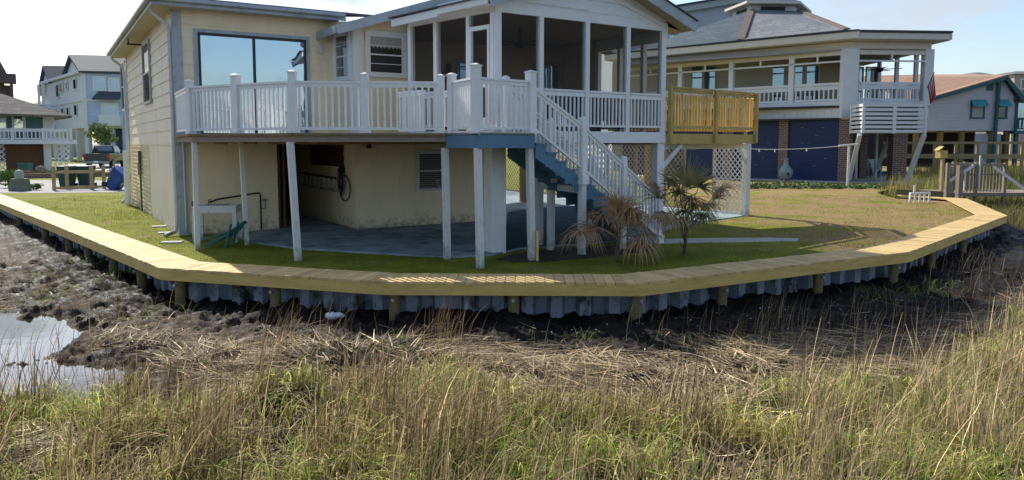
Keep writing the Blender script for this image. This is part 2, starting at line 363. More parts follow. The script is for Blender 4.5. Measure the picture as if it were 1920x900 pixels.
def marsh_mesh():
    nr, na = 680, 860


    # finer near, coarser far
    s = np.linspace(0, 1, nr); rr = 3.2*np.exp(math.log(22/3.2)*np.minimum(s/.8, 1)+math.log(2500/22)*np.maximum(s-.8, 0)/.2)
    an = np.radians(np.linspace(-62, 62, na))
    A, RR = np.meshgrid(an, rr); x = np.sin(A)*RR; y = np.cos(A)*RR-.5
    z = marsh_z(x, y); ins = inside(x, y, LANDIN); z = np.where(ins, -1.0, z); z = np.where(RR > 200, -.9, z)
    co = np.stack([x, y, z], -1).reshape(-1, 3)
    i = np.arange(nr-1)[:, None]*na+np.arange(na-1)[None]
    f = np.stack([i, i+1, i+na+1, i+na], -1).reshape(-1, 4)[:, ::-1]
    # sheet behind the camera so the ground reaches every horizon
    n = len(co); back = np.array([[-3000, -3000, -.75], [3000, -3000, -.75], [3000, 2.2, -.75], [-3000, 2.2, -.75]]); 
    co = np.vstack([co, back]); f = np.vstack([f, [[n, n+1, n+2, n+3]]])
    return co, f
def np_mesh(name, co, f, matl, smooth=True):
    me = bpy.data.meshes.new(name); me.vertices.add(len(co)); me.vertices.foreach_set('co', co.astype(np.float32).ravel())
    k = f.shape[1]; me.loops.add(f.size); me.loops.foreach_set('vertex_index', f.astype(np.int32).ravel())
    me.polygons.add(len(f)); me.polygons.foreach_set('loop_start', np.arange(0, f.size, k, dtype=np.int32)); me.polygons.foreach_set('loop_total', np.full(len(f), k, dtype=np.int32))
    me.polygons.foreach_set('use_smooth', np.full(len(f), smooth)); me.update(calc_edges=True); me.validate()
    me.materials.append(matl); o = bpy.data.objects.new(name, me); sc.collection.objects.link(o); ORG[o.name] = (0, 0, 0); return o
# ground line of the tall grass (plan distance along y) as seen in each direction
bpx = [-900, -200, 0, 150, 300, 420, 560, 700, 780, 850, 920, 1000, 1150, 1300, 1450, 1600, 1700, 1780, 1850, 1920, 2200, 2800]
bpy_ = [740, 740, 745, 738, 742, 735, 712, 722, 715, 690, 725, 742, 765, 755, 725, 710, 700, 690, 650, 600, 540, 480]
def limit_y(x, y):
    px = CX+FPX*x/np.maximum(y, .5); py = np.interp(px, bpx, bpy_)
    # distance of the marsh level at that row
    yy = (CY-py)/FPX; c, s = math.cos(PITCH), math.sin(PITCH); return (c+yy*s)*(-.55-EYE)/(-s+yy*c)
# mud material: pale dried crust on top, wet dark mud between
def mudmat():
    m, n, b = nodes('mud'); l = n.links.new
    t = n.nodes.new('ShaderNodeTexCoord')
    z = n.nodes.new('ShaderNodeTexNoise'); z.inputs['Scale'].default_value = 2.2; z.inputs['Detail'].default_value = 9; z.inputs['Roughness'].default_value = .75; l(t.outputs['Object'], z.inputs['Vector'])
    r = n.nodes.new('ShaderNodeValToRGB'); e = r.color_ramp.elements; e[0].position = .38; e[0].color = (.008, .007, .006, 1); e[1].position = .57; e[1].color = (.17, .12, .08, 1)
    k = e.new(.49); k.color = (.035, .026, .021, 1); l(z.outputs[0], r.inputs[0])
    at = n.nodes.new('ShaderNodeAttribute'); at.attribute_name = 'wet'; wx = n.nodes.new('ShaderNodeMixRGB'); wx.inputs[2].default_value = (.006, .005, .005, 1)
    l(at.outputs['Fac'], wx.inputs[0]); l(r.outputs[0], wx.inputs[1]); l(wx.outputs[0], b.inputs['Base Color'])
    r2 = n.nodes.new('ShaderNodeValToRGB'); r2.color_ramp.elements[0].position = .4; r2.color_ramp.elements[0].color = (.36,)*3+(1,); r2.color_ramp.elements[1].position = .55; r2.color_ramp.elements[1].color = (.85,)*3+(1,)
    l(z.outputs[0], r2.inputs[0]); l(r2.outputs[0], b.inputs['Roughness']); b.inputs['Specular IOR Level'].default_value = .12
    z3 = n.nodes.new('ShaderNodeTexNoise'); z3.inputs['Scale'].default_value = 28; z3.inputs['Detail'].default_value = 7; z3.inputs['Roughness'].default_value = .7; l(t.outputs['Object'], z3.inputs['Vector'])
    bm = n.nodes.new('ShaderNodeBump'); bm.inputs['Strength'].default_value = .9; bm.inputs['Distance'].default_value = .04; l(z3.outputs[0], bm.inputs['Height']); l(bm.outputs[0], b.inputs['Normal'])
    return m
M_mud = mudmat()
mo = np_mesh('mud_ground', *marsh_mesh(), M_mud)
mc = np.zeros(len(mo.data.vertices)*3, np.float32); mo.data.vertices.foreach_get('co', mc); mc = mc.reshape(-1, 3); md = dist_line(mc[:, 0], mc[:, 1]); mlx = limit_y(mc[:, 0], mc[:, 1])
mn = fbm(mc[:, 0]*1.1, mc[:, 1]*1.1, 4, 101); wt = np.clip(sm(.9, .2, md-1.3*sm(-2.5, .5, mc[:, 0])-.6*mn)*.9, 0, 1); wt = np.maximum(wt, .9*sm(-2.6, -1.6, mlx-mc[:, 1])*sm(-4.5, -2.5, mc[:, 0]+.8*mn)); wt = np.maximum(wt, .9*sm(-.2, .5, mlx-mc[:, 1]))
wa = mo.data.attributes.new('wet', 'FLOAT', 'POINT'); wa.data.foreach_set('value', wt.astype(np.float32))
setting(mo, 'structure', 'wet dark mud and dried pale crust of the marsh below the bulkhead')
# water
m, n, b = nodes('pool_water'); b.inputs['Base Color'].default_value = (.03, .028, .022, 1); b.inputs['Roughness'].default_value = .03; b.inputs['Specular IOR Level'].default_value = 1.0; b.inputs['IOR'].default_value = 1.5
t = n.nodes.new('ShaderNodeTexCoord'); z = n.nodes.new('ShaderNodeTexNoise'); z.inputs['Scale'].default_value = 5; n.links.new(t.outputs['Object'], z.inputs['Vector'])
bm = n.nodes.new('ShaderNodeBump'); bm.inputs['Strength'].default_value = .05; bm.inputs['Distance'].default_value = .02; n.links.new(z.outputs[0], bm.inputs['Height']); n.links.new(bm.outputs[0], b.inputs['Normal'])
M_water = m
setting(MB().add([(-16, 7.5, WZ), (-3.0, 7.5, WZ), (-3.0, 14, WZ), (-16, 14, WZ)], [(0, 1, 2, 3)]).build('tide_pool_water', M_water), 'structure', 'shallow tide pool reflecting the pale sky at the marsh edge')
setting(MB().add([(21, 41, -.62), (140, 60, -.62), (140, 30, -.62), (21, 30, -.62)][::-1], [(0, 1, 2, 3)]).build('creek_water', M_water), 'structure')
# lawn
def lawnmat():
    m, n, b = nodes('lawn'); l = n.links.new
    t = n.nodes.new('ShaderNodeTexCoord'); sp = n.nodes.new('ShaderNodeSeparateXYZ'); l(t.outputs['Object'], sp.inputs[0])
    def noise(s, d=6, ro=.6):
        z = n.nodes.new('ShaderNodeTexNoise'); z.inputs['Scale'].default_value = s; z.inputs['Detail'].default_value = d; z.inputs['Roughness'].default_value = ro; l(t.outputs['Object'], z.inputs['Vector']); return z.outputs[0]
    def ramp(i, a, b_, c0=(0, 0, 0), c1=(1, 1, 1)):
        r = n.nodes.new('ShaderNodeValToRGB'); r.color_ramp.elements[0].position = a; r.color_ramp.elements[1].position = b_; r.color_ramp.elements[0].color = (*c0, 1); r.color_ramp.elements[1].color = (*c1, 1); l(i, r.inputs[0]); return r.outputs[0]
    def mix(f, a, b_, blend='MIX'):
        x = n.nodes.new('ShaderNodeMixRGB'); x.blend_type = blend
        if isinstance(f, float): x.inputs[0].default_value = f
        else: l(f, x.inputs[0])
        l(a, x.inputs[1]); l(b_, x.inputs[2]); return x.outputs[0]
    green = ramp(noise(1.2), .3, .7, (.13, .155, .015), (.29, .30, .03))
    dry = ramp(noise(2.5), .3, .7, (.27, .19, .08), (.40, .27, .14))
    # the right-hand yard is patchy and worn
    mr = n.nodes.new('ShaderNodeMapRange'); mr.inputs['From Min'].default_value = 4.5; mr.inputs['From Max'].default_value = 8.5; mr.inputs['To Min'].default_value = -.09; mr.inputs['To Max'].default_value = .10; l(sp.outputs[0], mr.inputs['Value'])
    ad = n.nodes.new('ShaderNodeMath'); ad.operation = 'ADD'; l(noise(.55, 9, .65), ad.inputs[0]); l(mr.outputs[0], ad.inputs[1])
    c = mix(ramp(ad.outputs[0], .49, .60), green, dry)
    c = mix(.55, c, ramp(noise(14, 8, .8), .3, .7, (.45, .45, .4), (1.35, 1.35, 1.3)), 'MULTIPLY')
    c = mix(.5, c, ramp(noise(60, 4, .8), .35, .65, (.5, .5, .45), (1.4, 1.4, 1.3)), 'MULTIPLY')
    l(c, b.inputs['Base Color']); b.inputs['Roughness'].default_value = .9; b.inputs['Specular IOR Level'].default_value = .15
    bm = n.nodes.new('ShaderNodeBump'); bm.inputs['Strength'].default_value = .8; bm.inputs['Distance'].default_value = .05; l(noise(35, 6, .8), bm.inputs['Height']); l(bm.outputs[0], b.inputs['Normal'])
    return m
M_lawn = lawnmat()
lm = MB(); lm.add([(p[0], p[1], 0) for p in LANDIN], [tuple(range(len(LANDIN)))])
lo = np_mesh('lawn', np.array(lm.v), np.array([list(range(len(LANDIN)))]), M_lawn, False); setting(lo, 'structure', 'mown grass yard behind the timber cap')
# bulkhead -------------------------------------------------------
bh = thing('bulkhead', 'timber capped vinyl sheet bulkhead curving round the whole yard above the mud', 'bulkhead', (0, 12.3, -.5))
for k in range(7):
    a, b, c, d = O[k], O[k+1], I[k+1], I[k]
    Ls = (b-a).length; u = (b-a)/Ls; nn = V(-u.y, u.x)
    loc = lambda p: ((p-a).dot(u), (p-a).dot(nn))
    quad = [loc(p) for p in (a, b, c, d)]
    bw = .165; m = MB(); s = min(q[0] for q in quad); smax = max(q[0] for q in quad); i = 0
    far = k in (0, 5, 6) and False
    while s < smax:
        q = band(quad, 0, s+.0045, min(s+bw-.0045, smax))
        if len(q) > 2:
            dz = random.uniform(-.0035, .0035)
            e = random.uniform(0, .02)
            m.hexa([a+u*p[0]+nn*(p[1]-(e if p[1] < .01 else 0))+V(0, 0, ZC-.042) for p in q], [a+u*p[0]+nn*(p[1]-(e if p[1] < .01 else 0))+V(0, 0, ZC+dz) for p in q])
        s += bw; i += 1
    part('cap', m, M_cap, bh)
    m = MB(); nj = max(1, round(Ls/3.6)); 
    for j in range(nj):
        p0, p1 = a+u*(Ls*j/nj+.003*(j > 0)), a+u*(Ls*(j+1)/nj-.003*(j < nj-1)); jo = random.uniform(0, .004); m.hexa([p+V(0, 0, ZC-.225-jo) for p in (p0-nn*jo, p1-nn*jo, p1+nn*.045, p0+nn*.045)], [p+V(0, 0, ZC-.044) for p in (p0-nn*jo, p1-nn*jo, p1+nn*.045, p0+nn*.045)])
    part('face_board', m, M_capside, bh)
    # corrugated sheet
    if k < 6:
        m = MB(); a2 = a+nn*.40; n2 = int(Ls/.235); st = Ls/n2; pts = []
        for j in range(n2):
            o = 0 if j % 2 else .20
            pts += [a2+u*(st*j+.03)+nn*o, a2+u*(st*(j+1)-.03)+nn*o]
        for p, q in zip(pts[:-1], pts[1:]):
            m.face(p+V(0, 0, -1.2), q+V(0, 0, -1.2), q+V(0, 0, ZC-.05), p+V(0, 0, ZC-.05))
        part('sheet_wall', m, M_sheet, bh)
    # whaler and soil closing behind the sheets
    m = MB(); m.beam(a+nn*.27+V(0, 0, -.03), b+nn*.27+V(0, 0, -.03), .12, .16); part('waler', m, M_pile, bh)
bolt = mat('galvanised_bolt', (.5, .52, .52), .35, .1, 5, 0, metal=.7)
for px in (24, 70, 112, 146, 192, 242, 318, 500, 733, 962, 1208, 1370, 1552, 1694, 1765, 1822):
    # pile under the outer edge seen in this direction
    best = None; kx = (px-CX)/FPX/math.cos(PITCH)
    for a, b in zip(O[:6], O[1:6]):
        fr = Frame(a, b); s = fr.s_at(px)
        if 0 <= s <= fr.L: best = fr(s, 0, 0), fr; break
    if not best: continue
    p, fr = best; p = p-fr.n*.17
    m = MB(); m.tube([(p.x, p.y, -1.0), (p.x+.01, p.y, -.3), (p.x, p.y, ZC-.05)], .095, 10)
    pl = part('pile', m, M_pile, bh)
    q = p+fr.n*.095; m = MB(); m.tube([q+V(0, 0, -.2), q+fr.n*.05+V(0, 0, -.2)], .03, 8); b_ = m.build('bolt', bolt, None); b_.parent = pl; b_.location = (b_.location[0]-bh.location[0], b_.location[1]-bh.location[1], b_.location[2]-bh.location[2])
# ---------------------------------------------------------------- grass as ribbons
def ribbons(base, head, height, lean, width, tint, nseg=3, curve=1.0, droop=0.0, wander=None):
    """base (n,3), head azimuth (n), lean outward metres at the tip, width m, tint (n,3)"""
    n = len(base); ts = np.linspace(0, 1, nseg+1)
    dx, dy = np.cos(head), np.sin(head); wa = head+np.pi/2+rng.uniform(-1.2, 1.2, n); wx, wy = np.cos(wa), np.sin(wa)
    V_ = np.zeros((n, nseg+1, 2, 3)); 
    for i, t in enumerate(ts):
        off = lean*t**(1+curve); z = height*(t-droop*t**3)+(0 if i == 0 else 0)
        x = base[:, 0]+dx*off; y = base[:, 1]+dy*off; zz = base[:, 2]+z
        w_ = width*(1-.85*t**1.5)/2
        V_[:, i, 0] = np.stack([x-wx*w_, y-wy*w_, zz], -1); V_[:, i, 1] = np.stack([x+wx*w_, y+wy*w_, zz], -1)
    co = V_.reshape(-1, 3); k = (nseg+1)*2
    b0 = (np.arange(n)*k)[:, None]+np.arange(nseg)[None]*2
    f = np.stack([b0, b0+1, b0+3, b0+2], -1).reshape(-1, 4)
    tt = np.repeat(tint, k, axis=0); return co, f, tt
def ribbon_obj(name, parts_, matl):
    co = []; f = []; tt = []; n = 0
    for c, g, t in parts_: co.append(c); f.append(g+n); tt.append(t); n += len(c)
    co = np.vstack(co); f = np.vstack(f); tt = np.vstack(tt)
    o = np_mesh(name, co, f, matl, False)
    at = o.data.color_attributes.new('tint', 'FLOAT_COLOR', 'POINT'); at.data.foreach_set('color', np.hstack([tt, np.ones((len(tt), 1))]).astype(np.float32).ravel())
    return o
M_blade = bladesmat('marsh_blades', .30, .6, .12)
M_straw = bladesmat('straw_blades', .12, .7, .1)
M_turf = bladesmat('turf_blades', .4)
TAN = np.array([.37, .27, .145]); BRN = np.array([.095, .062, .042]); GRN = np.array([.12, .28, .012]); GR2 = np.array([.26, .32, .05]); GRY = np.array([.27, .22, .155])
def scatter(n, x0, x1, y0, y1): return rng.uniform(x0, x1, n), rng.uniform(y0, y1, n)
def tall(n, dens):
    y = 3.0+11.5*rng.uniform(0, 1, n)**.85; y = np.where(rng.uniform(0, 1, n) < .06, rng.uniform(12, 21, n), y); x = rng.uniform(-1, 1, n)*(.80*y+1.8); ly = limit_y(x, y)
    gap = fbm(x*1.1, y*1.1, 3, 41); edge = (ly-y)

    p = np.where(edge > 0, 1, 0)*np.clip(.35+edge/.9, 0, 1)*np.where(gap < .42, .12, 1)*np.clip((fbm(x*2.8, y*2.8, 2, 45)-.36)*7, .12, 1.6)
    d = dist_line(x, y); k = (rng.uniform(0, 1, n) < p*dens) & ~inside(x, y, LAND) & (d > 1.2) & (np.abs(x) < .8*y+2.2)
    wat = marsh_z(x, y) < WZ-.10; k &= ~(wat & (rng.uniform(0, 1, n) > .12))
    x, y = x[k], y[k]; return x, y, marsh_z(x, y), fbm(x*.55, y*.55, 3, 51), fbm(x*2.2, y*2.2, 2, 57), ly[k]-y
pr = []
# dead upright stems
x, y, z, a, c, e = tall(170000, .6); n = len(x)
hgt = (rng.uniform(.3, 1.0, n)**1.2)*(.35+1.1*sm(.3, .75, c))*np.clip(.6+e/2.5, .5, 1)*.76+.12
tk = rng.uniform(0, 1, (n, 1)); right = sm(-3, 5, x)[:, None]
tint = (TAN*tk+BRN*(1-tk))*(1-right)*.9+right*(TAN*1.15*tk+GRY*.8*(1-tk))
pr.append(ribbons(np.stack([x, y, z-.03], -1), rng.normal(.2, 1.0, n), hgt, rng.choice([.08, .2, .35, .8], n)*rng.uniform(.4, 1.2, n)*hgt, rng.uniform(.007, .015, n), tint*np.exp(rng.normal(.12, .6, (n, 1))), 4, .9, rng.choice([0, 0, .15, .45], n)))
# green leaves in patches
x, y, z, a, c, e = tall(150000, .6); k = rng.uniform(0, 1, len(x)) < np.clip((a-.34)*4+.18-.16*sm(-1, 4, x), .10, 1); x, y, z, e, c = x[k], y[k], z[k], e[k], c[k]; n = len(x)
hgt = rng.uniform(.25, .68, n)*np.clip(.55+e/2.5, .5, 1); tk = rng.uniform(0, 1, (n, 1))
pr.append(ribbons(np.stack([x, y, z-.03], -1), rng.uniform(0, 6.28, n), hgt, rng.uniform(.15, .75, n)*hgt, rng.uniform(.008, .018, n), (GRN*tk+GR2*(1-tk))*np.exp(rng.normal(.2, .5, (n, 1))), 4, 1.0, .3))
# dead drooping leaves
x, y, z, a, c, e = tall(150000, .55); n = len(x); hgt = rng.uniform(.2, .6, n)*np.clip(.55+e/2.5, .5, 1); tk = rng.uniform(0, 1, (n, 1))
pr.append(ribbons(np.stack([x, y, z+rng.uniform(0, .15, n)], -1), rng.uniform(0, 6.28, n), hgt, rng.uniform(.3, 1.1, n)*hgt, rng.uniform(.007, .015, n), (TAN*1.5*tk+GR2*1.1*(1-tk))*np.exp(rng.normal(.1, .55, (n, 1))), 4, 1.0, .5))
setting(ribbon_obj('marsh_grass', pr, M_blade), 'stuff', 'tall brown and green marsh grass filling the foreground')
# taller tufts that stand above the rest near the bulkhead
pr = []
for (px, py, nn_, hh, sp) in ((828, 655, 40, 1.0, .16), (850, 660, 30, .8, .3), (520, 690, 70, 1.05, .5), (430, 700, 50, .95, .5), (560, 690, 50, .9, .35), (1290, 640, 26, .75, .5), (1180, 610, 8, .6, .2), (1400, 640, 40, .75, .7), (1450, 640, 34, .9, .25), (1620, 640, 70, .75, .7), (1700, 610, 60, .7, .6), (1530, 640, 40, .6, .6), (100, 650, 50, .9, .8), (220, 640, 40, .9, .6), (30, 690, 50, .9, .6), (1830, 560, 80, .7, .8), (1880, 520, 90, .8, 1.0)):
    g = G(px, py, -.55); x = g.x+rng.normal(0, sp, nn_); y = g.y+rng.normal(0, sp, nn_); z = marsh_z(x, y); hgt = hh*rng.uniform(.5, 1, nn_); tk = rng.uniform(0, 1, (nn_, 1))
    pr.append(ribbons(np.stack([x, y, z-.03], -1), rng.normal(.3, .7, nn_), hgt, rng.uniform(.05, .5, nn_)*hgt, rng.uniform(.006, .011, nn_), (TAN*tk+BRN*1.2*(1-tk))*rng.uniform(.6, 1.4, (nn_, 1)), 4, 1.0, .1))
for (px, py, nn_) in ((170, 500, 60), (230, 520, 60), (90, 520, 60), (60, 560, 60), (330, 690, 60), (240, 600, 50), (140, 545, 50), (640, 590, 4), (343, 590, 8), (700, 670, 60), (1050, 640, 30), (1280, 660, 50), (40, 470, 40), (1650, 560, 60), (1750, 545, 90), (1400, 660, 40)):
    g = G(px, py, -.52); x = g.x+rng.normal(0, .35, nn_); y = g.y+rng.normal(0, .35, nn_); z = marsh_z(x, y); hgt = rng.uniform(.08, .3, nn_); tk = rng.uniform(0, 1, (nn_, 1))
    pr.append(ribbons(np.stack([x, y, z-.02], -1), rng.uniform(0, 6.28, nn_), hgt, rng.uniform(.3, 1.2, nn_)*hgt, rng.uniform(.007, .013, nn_), (GRN*tk+GR2*(1-tk))*rng.uniform(.6, 1.4, (nn_, 1)), 3, 1.0, .3))
setting(ribbon_obj('marsh_grass_tufts', pr, M_blade), 'stuff', 'scattered taller stalks and green tufts at the edge of the mud')
# wrack: flattened dead straw on the mud
def wrack(n):
    y = 5+19*rng.uniform(0, 1, n)**1.3; x = rng.uniform(-1, 1, n)*(.78*y+1.5); ly = limit_y(x, y); d = dist_line(x, y)
    mk = fbm(x*.7, y*.7, 3, 71)
    band_ = sm(-3.2, -1.0, ly-y)*1.0
    leftz = sm(1.6, 3.0, d)*sm(-2, -4, x)*sm(.42, .55, mk)
    rightz = sm(2.8, 4.2, d)*sm(4, 8, x)
    mid = sm(-2.3, -1.1, ly-y)*np.maximum(sm(.40, .55, mk), sm(-2.5, -.5, x)*.9)*sm(1.2, 2.0, d)*sm(-5, -1.5, x+.8*sm(0, 1, ly-y))
    mid = mid*np.where(y < ly-.5, .22, 1)
    p = np.clip(np.maximum.reduce([leftz*.75, rightz, mid])+.006, 0, 1)
    k = (rng.uniform(0, 1, n) < p) & ~inside(x, y, LAND) & (d > .5) & (np.abs(x) < .8*y+2)
    x, y = x[k], y[k]; z = marsh_z(x, y); k = z > WZ-.05; return x[k], y[k], z[k]
x, y, z = wrack(200000); n = len(x)
ang = fbm(x*.5, y*.5, 2, 81)*8-2+rng.normal(0, .6, n); ln = rng.uniform(.15, .75, n)
tk = rng.uniform(0, 1, (n, 1)); tint = (TAN*1.2*tk+GRY*1.25*(1-tk))*np.exp(rng.normal(-.2, .7, (n, 1)))
o = ribbon_obj('fallen_reed_straw', [ribbons(np.stack([x, y, z+rng.uniform(.0, .09, n)], -1), ang, rng.normal(.02, .04, n), ln, rng.uniform(.009, .02, n), tint*.85, 3, 0.0, .8)], M_straw)
setting(o, 'stuff', 'mat of flattened dead reed straw washed against the marsh edge')
# shell and litter chips on the mud
m = MB(); rs = random.Random(21)
for k in range(520):
    yy_ = 8.5+rs.random()**.8*5.5; xx_ = rs.uniform(-9, 11); 
    if dist_line(np.array([xx_]), np.array([yy_]))[0] < .15 or bool(inside(np.array([xx_]), np.array([yy_]), LAND)[0]): continue
    zz_ = float(marsh_z(np.array([xx_]), np.array([yy_]))[0]); 
    if zz_ < WZ: continue
    s_ = rs.uniform(.006, .02); p = V(xx_, yy_, zz_+.006); d1 = V(rs.gauss(0, 1), rs.gauss(0, 1), rs.gauss(0, .5)).normalized(); d2 = d1.orthogonal().normalized()
    m.face(p-d1*s_, p-d2*s_*.7, p+d1*s_, p+d2*s_*.7)
setting(m.build('shell_chips', mat('shell', (.6, .6, .58), .5, .2, 9, 0)), 'stuff', 'pale oyster shell chips scattered on the dark mud')
# turf blades
x, y = scatter(150000, -20, 17, 13, 34); dl = dist_line(x, y)
k = inside(x, y, [tuple(p.xy) for p in offset(O, .83)]+LAND[8:]) & (rng.uniform(0, 1, len(x)) < np.clip(1.35-dl/9, .05, 1))
x, y = x[k], y[k]; TURFXY = (x, y)
# ================================================================ THE YELLOW HOUSE
C0 = V(-8.57, 19.2); U = V(.849, .528); W = V(-.528, .849)
def UV(u, v): return C0+U*u+W*v
ZT = 5.73; ZF = 2.60
C1 = UV(4.33, -1.16); J = UV(4.0, 0)
house = thing('beach_house', 'cream lap-sided two storey beach house on posts with grey trimmed roofs', 'house', (-2, 24, 0))
def hp(name, m, mt, **k): return part(name, m, mt, house, **k)
def wall(name, fr, poly, course, z0, mt, t=.12):
    c = hp(name, core(fr, poly, t), mt); o = siding(fr, poly, course, z0).build('lap_siding', mt, house); o.parent = c; return c
# --- left (side) wall of the wing
fl = Frame(C0, UV(0, 12.7), flip=True)
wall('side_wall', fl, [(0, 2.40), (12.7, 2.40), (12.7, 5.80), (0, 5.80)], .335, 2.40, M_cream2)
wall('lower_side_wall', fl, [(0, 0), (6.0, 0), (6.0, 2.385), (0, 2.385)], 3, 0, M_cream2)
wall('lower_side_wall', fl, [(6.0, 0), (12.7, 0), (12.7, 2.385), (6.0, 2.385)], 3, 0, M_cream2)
hp('skirt_board', fl.bx(MB(), .02, 12.7, 2.34, 2.40, 0, .035), M_cream2)
# lattice sheet over the back half of the lower wall
m = MB()
for i in range(46):
    s = 6.05+i*.145; m.beam(fl(s, .05, .03), fl(s, 2.32, .03), .02, .01, fl.n)
for i in range(16): m.beam(fl(6.05, .1+i*.145, .04), fl(12.6, .1+i*.145, .04), .02, .01, fl.n)
hp('lattice', m, M_cream)
# --- front wall of the wing
ff = Frame(C0, J)
wall('front_wall', ff, [(0, 2.40), (ff.L, 2.40), (ff.L, 5.80), (0, 5.80)], .335, 2.40, M_cream)
fs_ = Frame(C0, UV(2.5, 0))
wall('shed_wall', fs_, [(0, 0), (fs_.L, 0), (fs_.L, 2.39), (0, 2.39)], .335, .03, M_cream)
# end of the shed and dark garage opening behind
hp('shed_end_wall', core(Frame(UV(2.5, 0), UV(2.5, 5.0)), [(0, 0), (5, 0), (5, 2.4), (0, 2.4)]), M_cream)
m = MB()
for u_ in (2.56, 2.72, 2.98): m.beam(UV(u_, .05+.5*(u_-2.5))+V(0, 0, 0), UV(u_, .05+.5*(u_-2.5))+V(0, 0, 2.4), .05, .1)
hp('wall_stud', m, mat('raw_stud', (.16, .09, .045), .8, .2, 6, 0))
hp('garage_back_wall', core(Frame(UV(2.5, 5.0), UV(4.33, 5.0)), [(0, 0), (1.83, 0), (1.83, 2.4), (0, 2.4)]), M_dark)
# --- return wall beside the wing, with window
fj = Frame(J, C1)
wall('return_wall', fj, [(0, 2.40), (fj.L, 2.40), (fj.L, 5.66), (0, 5.8)], .335, 2.40, M_cream)
# --- gable wall with the big window, continues to the porch
W2 = V(-2.95, 21.3)
W2 = C1+U*5.9; fg = Frame(C1, C1+U*5.9); 
sg = fg.s_at(768)
RS = .33
def rake_z(s): return 5.58+RS*s                 # top of gable wall at distance s from C1
wall('gable_wall', fg, [(0, 2.40), (4.4, 2.40), (4.4, rake_z(4.4)-.05), (0, rake_z(0)-.05)], .335, 2.40, M_cream)
Qp = V(1.5, 22.9); E2_ = fg(4.4, 0); E2_ = V(E2_.x, E2_.y); A = V(-2.5, 18.4); B = V(-.37, 16.2); C = V(3.86, 19.1)
Wend = fg(sg+.05, 0); Wend = V(Wend.x, Wend.y)
hp('porch_side_wall', core(Frame(A, Wend, flip=True), [(0, 2.4), ((Wend-A).length, 2.4), ((Wend-A).length, 5.5), (0, 5.3)], .1), M_cream)
# lower room
fr1 = Frame(C1, UV(4.33, 5.0), flip=True)
wall('garage_side_wall', fr1, [(0, 0), (fr1.L, 0), (fr1.L, 2.4), (0, 2.4)], .335, .03, M_cream)
fr2 = Frame(C1, UV(8.75, -1.16))
wall('room_wall', fr2, [(0, 0), (fr2.L, 0), (fr2.L, 2.4), (0, 2.4)], .60, .03, M_cream)
fr3 = Frame(UV(8.75, -1.16), UV(8.75, 9))
hp('room_end_wall', core(fr3, [(0, 0), (fr3.L, 0), (fr3.L, 2.4), (0, 2.4)]), M_cream)
# upper body behind
body = [C0+U*.12+W*.12, J+W*.12, C1+W*.12+U*.1, C1+U*4.3+W*.12, Qp+V(-.2, .6), Qp+W*11.5, UV(0.12, 12.6)]
m = MB(); m.prism([tuple(p.xy) for p in body], 2.42, 5.6); hp('back_walls', m, M_cream)
hp('rear_wall', core(Frame(UV(0, 12.7), UV(8.7, 9)), [(0, 0), (9.4, 0), (9.4, 2.4), (0, 2.4)]), M_cream)
# corner boards
def cornerboard(p, z0, z1, wd=.17, mt=M_greytrim, d1=U, d2=W, name='corner_board'):
    m = MB(); m.hexa([p-d1*.036-d2*.036+V(0, 0, z0), p+d1*wd-d2*.036+V(0, 0, z0), p+d1*wd+d2*0+V(0, 0, z0), p-d1*.03+V(0, 0, z0)], [p-d1*.036-d2*.036+V(0, 0, z1), p+d1*wd-d2*.036+V(0, 0, z1), p+d1*wd+V(0, 0, z1), p-d1*.03+V(0, 0, z1)])
    m.hexa([p-d1*.040-d2*.040+V(0, 0, z0), p-d1*.001-d2*.040+V(0, 0, z0), p+d2*wd-d1*.001+V(0, 0, z0), p+d2*wd-d1*.040+V(0, 0, z0)], [p-d1*.040-d2*.040+V(0, 0, z1), p-d1*.001-d2*.040+V(0, 0, z1), p+d2*wd-d1*.001+V(0, 0, z1), p+d2*wd-d1*.040+V(0, 0, z1)])
    hp(name, m, mt)
cornerboard(C0, 0.02, ZT, .20)
cornerboard(UV(0, 12.7)-W*.17, 0.02, ZT, .05)
m = MB(); fg.bx(m, -.03, .21, 2.42, 5.6, .030, .055); fj.bx(m, fj.L-.16, fj.L+.03, 2.42, 5.62, .030, .055); hp('corner_board', m, M_white)
